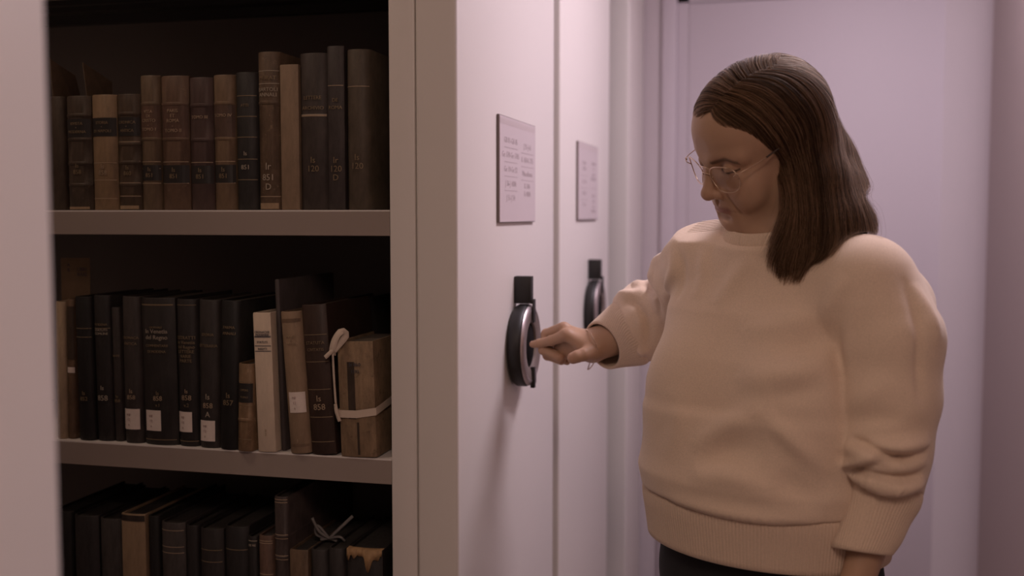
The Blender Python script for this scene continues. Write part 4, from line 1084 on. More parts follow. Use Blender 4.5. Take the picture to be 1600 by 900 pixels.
def sweater_field():
    lo = B(0, 0, 0); h = 0.0042
    f = Field((lo.x - .36, lo.y - .34, ZSEAM - 0.06), (lo.x + .36, lo.y + .50, NECK_W.z + 0.06), h)
    axs = [tuple(bl), tuple(bf), (0, 0, 1)]
    # trunk: an elliptical column whose size changes with height
    zk = np.array([ZSEAM - .08, ZSEAM - .005, ZSEAM + .03, ZSEAM + .075, ZSEAM + .13, 1.13, 1.20, 1.27, 1.33, 1.40])
    wk = np.array([.194, .202, .208, .200, .188, .182, .185, .184, .168, .12])
    dk = np.array([.150, .158, .164, .155, .144, .136, .134, .122, .098, .07])
    ck = np.array([.012, .012, .014, .012, .008, .0, -.005, -.015, -.025, -.03])
    o = np.array([TORSO.x, TORSO.y]); L2 = np.array(bl)[:2]; F2 = np.array(bf)[:2]
    def trunk(X, Y, Z):
        w = np.interp(Z, zk, wk).astype(np.float32); d = np.interp(Z, zk, dk).astype(np.float32); c = np.interp(Z, zk, ck).astype(np.float32)
        l = (X - o[0]) * L2[0] + (Y - o[1]) * L2[1]; g = (X - o[0]) * F2[0] + (Y - o[1]) * F2[1] - c
        q = ((np.abs(l) / w) ** 2.25 + (np.abs(g) / d) ** 2.25) ** (1 / 2.25)
        r = (q - 1) * np.minimum(w, d)
        return np.maximum(r, Z - 1.36)
    f.op(trunk, f.lo, f.lo + f.h * (f.n - 1), 0)
    nb = NECK_W
    # shoulders
    for S_, s in ((SHR, -1), (SHL, 1)):
        f.cone(nb - ZU * (0.045 if s > 0 else 0.055) + bl * 0.035 * s - bf * .01, S_ + ZU * (0.004 if s < 0 else .012), .056, .056, .05)
    # bust
    for s in (-1, 1):
        f.ell(B(s * .080, .088, 1.135), (.080, .060, .085), .06, axes=axs)
    f.ell(B(0, .070, 1.00), (.12, .078, .10), .06, axes=axs)                 # belly
    f.ell(B(.0, -.10, 1.22), (.16, .055, .11), .07, axes=axs)                # upper back
    return f
def sleeve_fields(f):
    """both sleeves on the same grid, each closed off just inside its cuff, then joined to the trunk: softly at the shoulder, with a crease below"""
    def new():
        g = Field(f.lo, f.lo + f.h * (f.n - 1), f.h); g.v = np.full_like(f.v, 1.0); g.n = f.n; g.ax = f.ax; return g
    def planecut(g, c, n):
        c = np.array(tuple(c)); n = np.array(tuple(n))
        d = (g.ax[0][:, None, None] - c[0]) * n[0] + (g.ax[1][None, :, None] - c[1]) * n[1] + (g.ax[2][None, None, :] - c[2]) * n[2]
        g.v = np.maximum(g.v, d.astype(np.float32))
    L = new()
    L.chain([(SHL, .060), (P(1390, 530, 1.575), .0730), (P(1386, 620, 1.572), .0715), (P(1379, 700, 1.570), .0650), (P(1376, 770, 1.570), .058)], .02)
    L.ell(P(1418, 505, 1.625), (.035, .035, .07), .035)
    L.cone(P(1428, 470, 1.63), P(1444, 540, 1.64), .020, .014, .03)
    planecut(L, P(1376, 757, 1.571), (P(1350, 860, 1.555) - P(1376, 753, 1.572)).normalized())
    Rr = new()
    Rr.chain([(SHR, .056), (P(1080, 440, 1.93), .066), (ELR, .070), (P(1020, 500, 2.045), .069), (P(975, 523, 2.047), .062)], .02)
    planecut(Rr, P(982, 520, 2.047), (P(936, 538, 2.05) - P(1000, 512, 2.045)).normalized())
    for g, sh in ((L, SHL), (Rr, SHR)):
        dz = sh.z - f.ax[2]
        k = np.interp(dz, [-.2, .02, .09, 2], [.05, .05, .006, .006]).astype(np.float32)[None, None, :]
        if g is Rr: k = np.maximum(k, .02)
        q_ = np.maximum(k - np.abs(f.v - g.v), 0) / k
        f.v = np.minimum(f.v, g.v) - q_ * q_ * k * 0.25
sf = sweater_field(); sleeve_fields(sf)
nax = (UP * 0.90 + bf * 0.40).normalized()                 # the neck opening tips forward
NC = P(1222, 361, 1.715) + bf * 0.008
def neckcut():
    d = sum((sf.ax[i].reshape([-1 if j == i else 1 for j in range(3)]) - NC[i]) * nax[i] for i in range(3))
    sf.v = np.maximum(sf.v, (d - 0.008).astype(np.float32))
sf.cone(NC - nax * .055 - bf * .004, NC + nax * .004, .098, .084, .05)
neckcut()
sf.v = np.maximum(sf.v, (ZSEAM - 0.004 - sf.ax[2])[None, None, :].astype(np.float32))
def sray(px, py, t0=1.2, t1=2.4): return sf.hit(CAM, ray(px, py), t0, t1)[0]
SV, SF_ = sf.mesh(relax=1)
SN = sf.grad(SV)
disp = np.zeros(len(SV))
GAIN = [3.0]
def fold(path, amp, width, sharp=2.0, ends=0.9):
    """raise (or sink) a fold of cloth along a path on the surface"""
    pts = smooth_path([sray(*p) for p in path], 40)
    lo_, hi_ = pts.min(0) - 3 * width, pts.max(0) + 3 * width
    ix = np.where(((SV > lo_) & (SV < hi_)).all(1))[0]
    if not len(ix): return
    d2 = ((SV[ix][:, None, :] - pts[None]) ** 2).sum(2); j = d2.argmin(1); d = np.sqrt(d2.min(1)); t = (j + 0.5) / 40
    disp[ix] += amp * GAIN[0] * np.exp(-(d / width) ** sharp) * np.sin(np.pi * t) ** ends
# sleeve hanging at her side: bunched cloth above the cuff
fold([(1306, 700), (1345, 704), (1400, 700), (1452, 688)], .0075, .013)
fold([(1306, 722), (1325, 728), (1365, 716), (1380, 712)], .006, .009)
fold([(1312, 742), (1360, 745), (1410, 756), (1444, 752)], .0080, .011)
fold([(1340, 722), (1400, 729), (1450, 716)], .0040, .011)
fold([(1330, 692), (1345, 690), (1400, 712), (1450, 702)], -.0065, .0055)
fold([(1318, 735), (1345, 730), (1378, 717)], -.0055, .0045)
fold([(1312, 733), (1352, 736), (1410, 744), (1440, 738)], -.0050, .0055)
GAIN[0] = 1.5
fold([(1312, 690), (1350, 676), (1410, 660), (1450, 630)], .0040, .016)
fold([(1318, 640), (1350, 620), (1400, 590)], .0030, .016)
fold([(1330, 660), (1370, 655), (1440, 655)], -.0030, .012)
fold([(1345, 470), (1325, 520), (1320, 590)], .0030, .016)
fold([(1410, 430), (1432, 500), (1436, 590), (1440, 640)], -.0055, .008)
fold([(1428, 440), (1452, 490), (1464, 545)], .0045, .013)
fold([(1325, 430), (1300, 470), (1292, 530)], .0045, .014)
fold([(1312, 500), (1310, 560), (1314, 640)], -.003, .010)
# chest and belly
GAIN[0] = 1.9
fold([(1298, 560), (1250, 582), (1190, 590), (1150, 580)], .0050, .022)
fold([(1300, 470), (1250, 500), (1195, 512), (1150, 510)], .0045, .020)
fold([(1300, 520), (1255, 540), (1205, 548)], -.0040, .018)
fold([(1290, 600), (1240, 612), (1200, 612)], -.0030, .016)
fold([(1080, 705), (1120, 675), (1170, 650), (1215, 640)], .0055, .018)
fold([(1180, 640), (1230, 680), (1300, 745)], .0050, .015)
fold([(1075, 745), (1140, 745), (1220, 772)], .0050, .018)
fold([(1090, 730), (1140, 705), (1200, 700)], -.0045, .020)
fold([(1215, 740), (1255, 770), (1290, 790)], -.0035, .018)
fold([(1040, 780), (1100, 800), (1180, 812), (1290, 810)], .0050, .016)
fold([(1115, 480), (1150, 435), (1178, 400)], .0035, .016)
fold([(1085, 470), (1100, 420), (1120, 360)], .0035, .014)
fold([(1050, 600), (1060, 660), (1040, 720)], .0025, .020)
# reaching sleeve
GAIN[0] = 1.6
fold([(962, 482), (982, 462), (1010, 452)], .0085, .012)
fold([(975, 462), (990, 440), (1022, 428)], .0080, .013)
fold([(1000, 440), (1030, 405), (1055, 385)], .0055, .014)
fold([(978, 470), (996, 478), (1010, 505), (1012, 545)], -.0060, .007)
fold([(1004, 440), (1022, 462), (1030, 500)], -.0060, .008)
fold([(996, 470), (1003, 500), (1004, 550), (1010, 590)], .0050, .010)
fold([(1050, 390), (1050, 430), (1036, 470)], .0060, .012)
fold([(1062, 370), (1066, 420), (1056, 470)], -.0040, .010)
SV = SV + SN * disp[:, None]
V, F = SV, SF_
sweater = np_mesh('sweater', V, F, [knitm], person)
sweater['label'] = 'beige fine-knit sweater with ribbed edges'
# ribbed shoulder panels
lx = (V - np.array(tuple(B(0, 0, 0)))) @ np.array(tuple(bl)); fx_ = (V - np.array(tuple(B(0, 0, 0)))) @ np.array(tuple(bf))
top = sf.grad(V)[:, 2]
mask = ((top > 0.45) & (fx_ < np.where(lx > 0, 0.030, 0.010)) & (fx_ > -0.095) & (np.abs(lx) > 0.06) & (lx < 0.19) & (lx > -.155)).astype(float)
set_float(sweater, 'rib', (fx_ + 0.15 * (lx - 0.1)) * 2 * math.pi / 0.0075); set_float(sweater, 'rib_mask', mask)

def rib_tube(name, secs, nrib, amp, material, parent, per=5, twist=None, lip=0.004):
    """a ribbed knit band: secs = (centre, axis-u vector, axis-v vector) rings; real ribs, rolled free edge at the last ring"""
    n = nrib * per; a = np.linspace(0, 2 * np.pi, n, endpoint=False)
    rib = amp * (np.abs(np.sin(a * nrib / 2)) ** 0.6)
    rows = []
    for (c, eu, ev) in secs:
        c, eu, ev = (np.array(tuple(t)) for t in (c, eu, ev)); ru, rv = np.linalg.norm(eu), np.linalg.norm(ev)
        rr = 1 + rib / ((ru + rv) / 2)
        rows.append(c + (np.cos(a) * rr)[:, None] * eu + (np.sin(a) * rr)[:, None] * ev)
    c, eu, ev = (np.array(tuple(t)) for t in secs[-1]); pc = np.array(tuple(secs[-2][0])); d = c - pc; d = d / np.linalg.norm(d)
    k = 1 - lip * 0.5 / np.linalg.norm(eu)
    rows.append(c + d * lip * 0.35 + (np.cos(a) * k)[:, None] * eu + (np.sin(a) * k)[:, None] * ev)
    k = 1 - lip / np.linalg.norm(eu)
    for s_ in (secs[-1], secs[-2]):
        q_ = [np.array(tuple(t)) for t in s_]
        rows.append(q_[0] + (np.cos(a) * k)[:, None] * q_[1] + (np.sin(a) * k)[:, None] * q_[2])
    V = np.concatenate(rows); m = len(rows); F = []
    i = np.arange(n); j = (i + 1) % n
    for r in range(m - 1): F.append(np.stack([r * n + i, r * n + j, (r + 1) * n + j, (r + 1) * n + i], 1))
    o = np_mesh(name, V, np.concatenate(F)[:, ::-1], [material], parent); return o
def interp_secs(keys, n):
    """keys: (centre, radius-u, radius-v, axis, u-hint) -> smooth list of rings"""
    out = []; K = len(keys)
    arr = np.array([list(k[0]) + [k[1], k[2]] + list(k[3]) + list(k[4]) for k in keys])
    t = np.linspace(0, 1, K); tt = np.linspace(0, 1, n)
    A = np.stack([np.interp(tt, t, arr[:, c]) for c in range(arr.shape[1])], 1)
    Kk = np.array([1, 2, 1]) / 4
    for c in range(A.shape[1]):
        for _ in range(3): A[1:-1, c] = (A[:-2, c] + 2 * A[1:-1, c] + A[2:, c]) / 4
    for r in A:
        c, ru, rv, ax, u = Vector(r[:3]), r[3], r[4], Vector(r[5:8]).normalized(), Vector(r[8:11])
        u = (u - ax * u.dot(ax)).normalized(); v = ax.cross(u); out.append((c, u * ru, v * rv))
    return out
# cuffs: (a) her right wrist, (b) her left forearm
axr = (P(932, 540, 2.052) - P(992, 515, 2.046)).normalized()
kr = [(P(999, 512, 2.046), .0605, .0605, axr, UP), (P(988, 518, 2.047), .0665, .065, axr, UP), (P(972, 525, 2.048), .0610, .059, (axr - FW * .12).normalized(), UP), (P(955, 533, 2.048), .0525, .052, (axr - FW * .40).normalized(), UP), (P(942, 540, 2.045), .0470, .047, (axr - FW * .75).normalized(), UP)]
rib_tube('cuff', interp_secs(kr, 22), 74, .0011, ribm, sweater)['label'] = 'ribbed cuff pushed up to her right wrist'
axl = (P(1346, 862, 1.556) - P(1374, 765, 1.57)).normalized()
axo = (axl + (RT * -0.12 + UP * 0.0)).normalized()
kl = [(P(1378, 736, 1.572), .052, .052, axl, RT), (P(1377, 756, 1.572), .0590, .0585, axl, RT), (P(1374, 776, 1.569), .0565, .056, axl, RT), (P(1366, 800, 1.565), .0500, .051, axl, RT), (P(1357, 830, 1.560), .0465, .048, axl, RT), (P(1345, 860, 1.555), .0425, .044, (axl + RT * 0.20).normalized(), RT)]
rib_tube('cuff', interp_secs(kl, 26), 70, .0011, ribm, sweater)['label'] = 'ribbed cuff pushed up on her left forearm'
# hem band
def hem(z, l, d, c=0.012): return (B(0, c, z), l, d, Vector((0, 0, -1)), bl)
kh = [hem(ZSEAM + .012, .198, .153), hem(ZSEAM - .006, .2075, .162), hem(ZSEAM - .025, .2065, .161), hem((ZSEAM + ZHEM) / 2, .203, .158), hem(ZHEM, .197, .152)]
rib_tube('hem_band', interp_secs(kh, 22), 236, .0012, ribm, sweater)['label'] = 'ribbed hem band'
# neckband
nu = bl; kn = []
for t, r in ((.000, .090), (.011, .088), (.020, .083), (.027, .078)):
    kn.append((NC + nax * (t - .004), r * 1.02, r * 0.92, nax, nu))
rib_tube('neckband', interp_secs(kn, 12), 96, .0016, ribm, sweater)['label'] = 'ribbed round neckband'

# ------------------------------------------------------------------ trousers and shoes
denim = mat('dark_denim', (0.012, 0.011, 0.013), 0.9, noise=(400, 0.3), bump=(900, 0.3, 0.0008))
def trouser_field():
    f = Field((B(0, 0, 0).x - .30, B(0, 0, 0).y - .30, .05), (B(0, 0, 0).x + .30, B(0, 0, 0).y + .30, ZSEAM + .01), .008)
    axs = [tuple(bl), tuple(bf), (0, 0, 1)]
    f.ell(B(0, .0, .88), (.178, .140, .17), 0, axes=axs)
    for s in (-1, 1):
        f.cone(B(s * .088, 0, .82), B(s * .094, .012, .46), .094, .072, .04)
        f.cone(B(s * .094, .012, .46), B(s * .094, -.02, .085), .072, .062, .03)
    return f
tf = trouser_field(); TV, TF = tf.mesh(relax=1)
V, F, u = cut_faces(TV, TF, (TV[:, 2] < ZSEAM - 0.02) & (TV[:, 2] > .065))
np_mesh('trousers', V, F, [denim], person)['label'] = 'dark trousers'
shoem = mat('shoe_leather', (0.05, 0.04, 0.038), 0.5); solem = mat('shoe_sole', (0.25, 0.22, 0.2), 0.7)
for s in (-1, 1):
    c = B(s * .10, .03, 0)
    f = Field((c.x - .2, c.y - .2, 0.018), (c.x + .2, c.y + .2, .14), .004)
    f.cone(B(s * .094, -.045, .05), B(s * .105, .06, .045), .043, .047, 0); f.cone(B(s * .105, .06, .045), B(s * .112, .145, .038), .047, .036, .02); f.cone(B(s * .094, -.04, .06), B(s * .094, -.03, .11), .043, .045, .02)
    v_, f_ = f.mesh(relax=1); sh = np_mesh('shoe', v_, f_, [shoem], person)
    bm = bmesh.new(); out = []
    for i in range(40):
        a = 2 * math.pi * i / 40; y = math.cos(a); x = math.sin(a)
        out.append(B(s * .103 + x * (.048 if y > -.3 else .042), .045 + y * .142, 0))
    lo_ = [bm.verts.new(p + ZU * .001) for p in out]; hi_ = [bm.verts.new(p + ZU * .028) for p in out]
    bm.faces.new(lo_); bm.faces.new(hi_)
    for i in range(40): bm.faces.new((lo_[i], lo_[(i + 1) % 40], hi_[(i + 1) % 40], hi_[i]))
    bm_obj('sole', bm, solem, sh, smooth=True, autosmooth=40)

# ------------------------------------------------------------------ eyeglasses and bracelet
gold = mat('gold_wire', (0.62, 0.45, 0.33), 0.28, metal=0.9)
tipm = mat('temple_tip', (0.05, 0.032, 0.025), 0.4)
glassm, nt, b = new_mat('clear_lens'); nt.nodes.remove(b)
tr = nt.nodes.new('ShaderNodeBsdfTransparent'); tr.inputs['Color'].default_value = (.985, .98, .975, 1)
gs = nt.nodes.new('ShaderNodeBsdfGlossy'); gs.inputs['Roughness'].default_value = 0.03
mx = nt.nodes.new('ShaderNodeMixShader'); mx.inputs[0].default_value = 0.025; nt.links.new(tr.outputs[0], mx.inputs[1]); nt.links.new(gs.outputs[0], mx.inputs[2])
nt.links.new(mx.outputs[0], nt.nodes['Material Output'].inputs['Surface'])
gl = empty('eyeglasses'); gl.parent = person
gl['label'] = 'thin gold wire aviator eyeglasses'
def rim_pts(s, n=56):
    out = []
    for i in range(n):
        a = 2 * math.pi * i / n; c, q_ = math.cos(a), math.sin(a)
        x = 2.65 * abs(c) ** 0.75 * (1 if c > 0 else -1); z = 2.15 * abs(q_) ** 0.80 * (1 if q_ > 0 else -1)
        if z > 0: z *= 0.86
        if z < 0 and x < 0: x *= 1 - 0.30 * (-z / 2.15)                 # narrows towards the nose
        x += 3.55
        z += -1.15 + 0.10 * (x - 3.5) * 0.3
        y = 9.75 - 0.045 * (x - 0.5) ** 2 * 0.9 + 0.10 * z * 0.4 - 0.1
        out.append(hp(s * x, y, z))
    return out
for s in (-1, 1):
    bm = bmesh.new(); rp = rim_pts(s); tube(bm, rp, .00085, 8, closed=True)
    bm_obj('rim', bm, gold, gl, smooth=True)
    c = sum(rp, Vector()) / len(rp); n = len(rp); V = []; Fq = []
    for back in (0, 1):
        o_ = len(V); V.append(c + HF * (.0012 - .0009 * back))
        for r_ in (.25, .5, .75, .99):
            V += [c + (p - c) * r_ + HF * (.0012 * (1 - r_ * r_) - .0009 * back) for p in rp]
        fl = [(o_, o_ + 1 + i, o_ + 1 + (i + 1) % n) for i in range(n)]
        for j in range(3):
            fl += [(o_ + 1 + j * n + i, o_ + 1 + (j + 1) * n + i, o_ + 1 + (j + 1) * n + (i + 1) % n, o_ + 1 + j * n + (i + 1) % n) for i in range(n)]
        Fq += [f_[::-1] for f_ in fl] if back else fl
    h_ = 1 + 4 * n; e_ = 1 + 3 * n
    Fq += [(e_ + i, h_ + e_ + i, h_ + e_ + (i + 1) % n, e_ + (i + 1) % n) for i in range(n)]
    mesh_obj('lens', V, Fq, glassm, gl, smooth=True)['label'] = 'clear lens'
    hx = max(rp, key=lambda p: s * (p - HO).dot(HL)); 
    bm = bmesh.new()
    a0 = hp(s * 6.15, 9.0, -0.30)
    path = smooth_path([hx, a0, hp(s * 6.9, 8.2, 0.05), hp(s * 7.3, 6.0, 0.35), hp(s * 7.5, 4.0, 0.62)], 20)
    tube(bm, [Vector(p) for p in path], .0007, 8)
    add = [hp(s * 6.45, 8.75, -.25), hp(s * 6.45, 8.75, .15)]
    tube(bm, add, .0012, 8)
    t_ = bm_obj('temple', bm, gold, gl, smooth=True)
    bm = bmesh.new(); path = smooth_path([hp(s * 7.48, 4.1, 0.60), hp(s * 7.6, 0.6, 1.15), hp(s * 7.7, -1.0, 0.8), hp(s * 7.5, -2.2, -1.0)], 16)
    tube(bm, [Vector(p) for p in path], .0014, 8); bm_obj('temple_tip', bm, tipm, t_, smooth=True)['label'] = 'dark plastic sleeve on the temple'
    bm = bmesh.new(); tube(bm, [Vector(p) for p in smooth_path([hp(s * 1.35, 9.6, -1.2), hp(s * 1.05, 9.1, -1.2), hp(s * 0.95, 8.9, -1.6)], 8)], .0005, 6)
    bm_obj('nose_pad', bm, gold, gl, smooth=True)
bm = bmesh.new()
tube(bm, [Vector(p) for p in smooth_path([hp(-1.5, 9.6, 0.15), hp(-.6, 9.9, 0.42), hp(.6, 9.9, 0.42), hp(1.5, 9.6, 0.15)], 14)], .0007, 8)
tube(bm, [Vector(p) for p in smooth_path([hp(-1.1, 9.62, -0.75), hp(0, 9.95, -0.55), hp(1.1, 9.62, -0.75)], 12)], .0006, 8)
bm_obj('bridge', bm, gold, gl, smooth=True)
# chain bracelet hanging a little loose on her right wrist
bm = bmesh.new()
wc = P(926, 541, 2.052); wa = (P(914, 541, 2.055) - P(960, 528, 2.05)).normalized()
wu = (UP - wa * UP.dot(wa)).normalized(); wv = wa.cross(wu)
ch = []
for i in range(84):
    a = 2 * math.pi * i / 84
    c = math.cos(a); sgn = -math.sin(a)
    p = wc + wu * (0.0365 * c - 0.003) + wv * 0.0365 * math.sin(a)
    lag = 0.017 * max(0, -c) ** 1.5 + 0.004
    p = p + wa * (lag - 0.012 * max(0.0, (p - wc).dot(-FW)) / 0.0365)
    ch.append(p)
for i in range(84):
    p = ch[i]; t_ = (ch[(i + 1) % 84] - ch[i - 1]).normalized(); o_ = t_.orthogonal().normalized(); e2 = t_.cross(o_)
    if i % 2: o_, e2 = e2, o_
    tube(bm, [p + t_ * .0019 * math.cos(k * math.pi / 4) + o_ * .0011 * math.sin(k * math.pi / 4) for k in range(8)], .00042, 5, closed=True)
bm_obj('bracelet', bm, gold, person, smooth=True)['label'] = 'thin gold chain bracelet'

# ------------------------------------------------------------------ hair
rng = np.random.default_rng(11)
def hair_field():
    lo = np.array(tuple(P(1205, 265, 1.74))) - np.array([.25, .26, .26]); hi = lo + np.array([.50, .52, .50])
    f = Field(lo, hi, .004)
    hx = [tuple(HL), tuple(HF), tuple(HU)]; k = HS / 100
    f.ell(hp(0, -1.0, 3.4), (8.5 * k, 10.3 * k, 8.4 * k), 0, axes=hx)
    f.ell(hp(0, -4.2, 1.2), (7.9 * k, 6.6 * k, 8.2 * k), .03, axes=hx)
    # keep the face free: everything in front of the hairline goes
    zk = np.array([-12, -6, -2, 0.5, 2.4, 4.1, 5.0, 5.7, 6.5, 7.5, 9.0]); yk = np.array([0.2, 0.4, 1.0, 2.4, 3.9, 5.2, 6.3, 7.4, 8.7, 12, 16.0])
    R = np.array(hx); O = np.array(tuple(HO))
    def face(X, Y, Z):
        q = [((X - O[0]) * R[i, 0] + (Y - O[1]) * R[i, 1] + (Z - O[2]) * R[i, 2]) / k for i in range(3)]
        yl = np.interp(q[2], zk, yk) + 0.0 * q[1]
        return (yl - q[1]) * k * 0.8
    f.op(face, lo, hi, .004, 'cut')
    # the hanging lengths: near side, back, far side
    def mir(p):
        v = p - HO; return p - HL * (2 * v.dot(HL))
    near = [(P(1258, 225, 1.672), .052), (P(1268, 290, 1.660), .052), (P(1262, 350, 1.650), .052), (P(1250, 405, 1.638), .038), (P(1238, 452, 1.628), .014)]
    f.chain(near, .02)
    f.chain([(P(1240, 300, 1.640), .028), (P(1226, 365, 1.630), .028), (P(1216, 412, 1.625), .018)], .02)
    back = [(P(1262, 190, 1.73), .045), (P(1290, 260, 1.735), .046), (P(1314, 315, 1.70), .046), (P(1332, 352, 1.64), .034), (P(1345, 380, 1.60), .016)]
    f.chain(back, .03)
    f.chain([(P(1290, 300, 1.67), .042), (P(1298, 350, 1.63), .036), (P(1302, 402, 1.585), .018)], .02)
    far = [(mir(P(1262, 232, 1.672)), .048), (P(1216, 300, 1.86), .046), (P(1220, 360, 1.855), .040), (P(1222, 400, 1.85), .018)]
    f.chain(far, .02)
    f.chain([(P(1250, 260, 1.80), .05), (P(1262, 330, 1.81), .05), (P(1270, 385, 1.815), .025)], .03)
    return f
hrf = hair_field(); hrf.v = np.clip(hrf.v, -.2, .2); hrf.blur(3); hrf.ge = 2.5
hairm, nt, b = new_mat('brown_hair')
nt.nodes.remove(b)
hb_n = nt.nodes.new('ShaderNodeBsdfHairPrincipled'); hb_n.parametrization = 'COLOR'
hi_ = nt.nodes.new('ShaderNodeHairInfo'); rp_ = nt.nodes.new('ShaderNodeValToRGB')
rp_.color_ramp.elements[0].color = (0.020, 0.010, 0.006, 1); rp_.color_ramp.elements[1].color = (0.44, 0.26, 0.150, 1)
rp_.color_ramp.elements[0].position = 0.02; rp_.color_ramp.elements[1].position = 0.85
lk_ = nt.nodes.new('ShaderNodeAttribute'); lk_.attribute_name = 'lock'
mm_ = nt.nodes.new('ShaderNodeMath'); mm_.operation = 'MULTIPLY'; nt.links.new(hi_.outputs['Random'], mm_.inputs[0]); nt.links.new(lk_.outputs['Fac'], mm_.inputs[1])
nt.links.new(mm_.outputs[0], rp_.inputs['Fac']); nt.links.new(rp_.outputs['Color'], hb_n.inputs['Color'])
hb_n.inputs['Roughness'].default_value = 0.5; hb_n.inputs['Radial Roughness'].default_value = 0.45; hb_n.inputs['IOR'].default_value = 1.22
df_ = nt.nodes.new('ShaderNodeBsdfDiffuse'); nt.links.new(rp_.outputs['Color'], df_.inputs['Color'])
mh_ = nt.nodes.new('ShaderNodeMixShader'); mh_.inputs[0].default_value = 0.55
nt.links.new(hb_n.outputs['BSDF'], mh_.inputs[1]); nt.links.new(df_.outputs['BSDF'], mh_.inputs[2])
nt.links.new(mh_.outputs[0], nt.nodes['Material Output'].inputs['Surface'])
hairbase = mat('hair_mass', (0.022, 0.012, 0.008), 0.95, spec=0.1, bump=(200, 0.4, 0.002))  # underlay coloured dark so gaps between the strands look shaded
HVx, HFx = hrf.mesh(iso=-0.015, relax=2)
hair = np_mesh('hair', HVx, HFx, [hairbase], person)
hair['label'] = 'shoulder-length brown hair with a side parting'
guides = [
    [(1113, 172), (1118, 186), (1132, 197), (1160, 211), (1188, 233), (1212, 262), (1226, 300), (1218, 345), (1203, 385), (1196, 412)],
    [(1118, 164), (1143, 178), (1174, 198), (1204, 230), (1226, 268), (1236, 320), (1227, 370), (1212, 412), (1216, 440)],
    [(1134, 147), (1168, 160), (1203, 190), (1231, 235), (1246, 290), (1250, 350), (1241, 412), (1238, 456)],
    [(1154, 131), (1194, 140), (1229, 170), (1255, 220), (1268, 280), (1274, 350), (1268, 412), (1246, 452)],
    [(1178, 115), (1223, 122), (1259, 152), (1282, 205), (1292, 270), (1299, 330), (1298, 392), (1280, 428)],
    [(1204, 108), (1246, 115), (1281, 142), (1303, 198), (1315, 260), (1327, 320), (1334, 368), (1316, 402)],
    [(1210, 106), (1254, 114), (1290, 143), (1311, 199), (1324, 261), (1339, 319), (1350, 363), (1334, 394)],
    [(1216, 104), (1266, 113), (1304, 146), (1326, 203), (1341, 262), (1358, 318), (1371, 352), (1362, 372)],
]
NP = 28
G3 = []
for g in guides:
    pts = [hrf.hit(CAM, ray(*p), 1.3, 2.1)[0] for p in g]
    pts = hrf.project(smooth_path(pts, NP), 0.0, 3); G3.append(smooth_path(pts, NP))
Rm = np.array([tuple(HL), tuple(HF), tuple(HU)]); Om = np.array(tuple(HO))
def mirror(Pn):
    q_ = (Pn - Om) @ Rm.T; q_[:, 0] *= -1; return q_ @ Rm + Om
part = np.array([g[0] for g in G3])
M3 = []
for g in G3:
    m = mirror(g); w = np.linspace(0, 1, NP)[:, None] ** 0.5
    m = m + (g[0] - m[0]) * (1 - w)                                   # share the parting
    M3.append(hrf.project(m, 0.0, 3))
# back of the head, between the last guide and its mirror image
Bk = []
for t in (0.25, 0.5, 0.75):
    Bk.append(hrf.project(G3[-1] * (1 - t) + M3[-1] * t - np.array(tuple(FH)) * -0.05 * math.sin(math.pi * t), 0.0, 4))
ringG = G3 + Bk + M3[::-1]
ringG = np.array(ringG)
# many in-between guides, smoothed across the head so that the locks flow evenly
KD = 12
nG = (len(ringG) - 1) * KD + 1
ringG = np.stack([np.stack([np.interp(np.linspace(0, len(ringG) - 1, nG), np.arange(len(ringG)), ringG[:, i, c]) for c in range(3)], 1) for i in range(NP)], 1)
for _ in range(3):
    for _ in range(14):
        ringG[1:-1] = (ringG[:-2] + 2 * ringG[1:-1] + ringG[2:]) / 4
    ringG = hrf.project(ringG.reshape(-1, 3), 0.0, 2).reshape(ringG.shape)
for _ in range(10): ringG[1:-1] = (ringG[:-2] + 2 * ringG[1:-1] + ringG[2:]) / 4
ringN = hrf.grad(ringG.reshape(-1, 3)).reshape(ringG.shape)
for _ in range(12): ringN[1:-1] = (ringN[:-2] + 2 * ringN[1:-1] + ringN[2:]) / 4
ringN /= np.maximum(np.linalg.norm(ringN, axis=2, keepdims=True), 1e-6)
def guide_at(s, A=None):
    A = ringG if A is None else A
    s = s * KD; i = int(np.clip(int(s), 0, len(A) - 2)); t = s - i
    return A[i] * (1 - t) + A[i + 1] * t
NGD = (len(ringG) - 1) // KD
strands = []; radii = []; locks = []
nclump = 640
cl_s = np.sort(rng.uniform(0, NGD, nclump))
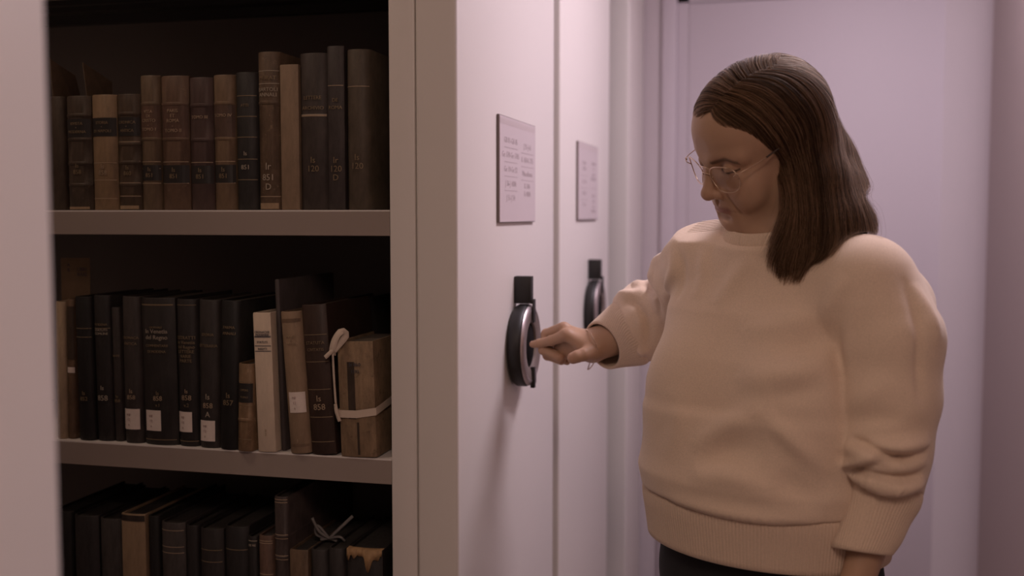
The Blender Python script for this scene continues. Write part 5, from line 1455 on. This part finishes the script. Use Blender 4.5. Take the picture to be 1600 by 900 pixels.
for c in range(nclump):
    s0 = cl_s[c]; near = s0 < 7.6
    wav = rng.normal(0, 1, 3); ph = rng.uniform(0, 6.28); ln = rng.uniform(0.93, 1.0); lk = rng.random()
    for k in range(26 if near else 9):
        s = np.clip(s0 + rng.normal(0, 0.25), 0, NGD - 0.001)
        g = guide_at(s); gc = guide_at(s0)
        t = np.linspace(0, 1, NP)
        tt = np.linspace(0, ln * rng.uniform(0.90, 1.0), NP)
        src = np.stack([np.interp(tt, t, (g * (1 - 0.60 * t[:, None] ** 0.8) + gc * 0.60 * t[:, None] ** 0.8)[:, i]) for i in range(3)], 1)
        off = rng.uniform(-0.0075, 0.0012) + (0.0010 * math.sin(ph) * np.sin(t * 7 + ph))
        p = src
        gn = guide_at(s, ringN); nrm = np.stack([np.interp(tt, t, gn[:, i]) for i in range(3)], 1)
        side = np.cross(np.gradient(p, axis=0), nrm); side /= np.maximum(np.linalg.norm(side, axis=1, keepdims=True), 1e-9)
        wob = (0.0016 * wav[0] * np.sin(5 * t + ph) + 0.0065 * wav[1] * t ** 2.2 * np.sin(5 * t + ph)) + rng.normal(0, .0014)
        p = p + nrm * np.reshape(off, (-1, 1)) + side * wob[:, None]
        fly = rng.random() < 0.07
        if fly: p = p + nrm * (rng.uniform(.002, .010) * t ** 1.5)[:, None] + side * (rng.normal(0, .008) * t ** 2)[:, None]
        sd_ = sf.at(p); ins = sd_ < 0.004
        if ins.any(): p = p + np.where(ins, np.minimum(0.004 - sd_, 0.03), 0)[:, None] * sf.grad(p)
        bad = np.where(np.abs(hrf.at(p)) > 0.024)[0]
        if len(bad):
            if bad[0] < 6: continue
            cutp = smooth_path(p[:bad[0]], NP); p = cutp
        locks.append(lk); strands.append(p); radii.append(rng.uniform(.00016, .00030) * (0.5 if fly else 1))
hc = bpy.data.hair_curves.new('hair_strands')
hc.add_curves([NP] * len(strands))
pos = np.concatenate(strands).astype(np.float32)
hc.attributes['position'].data.foreach_set('vector', pos.ravel())
tp = np.linspace(1, 0.45, NP)
ra = hc.attributes.get('radius') or hc.attributes.new('radius', 'FLOAT', 'POINT')
ra.data.foreach_set('value', np.concatenate([r * tp for r in radii]).astype(np.float32))
la = hc.attributes.new('lock', 'FLOAT', 'CURVE'); la.data.foreach_set('value', np.array(locks, np.float32))
hc.materials.append(hairm)
hs = bpy.data.objects.new('hair_strands', hc); COL.objects.link(hs); hs.parent = hair
hs['kind'] = 'stuff'
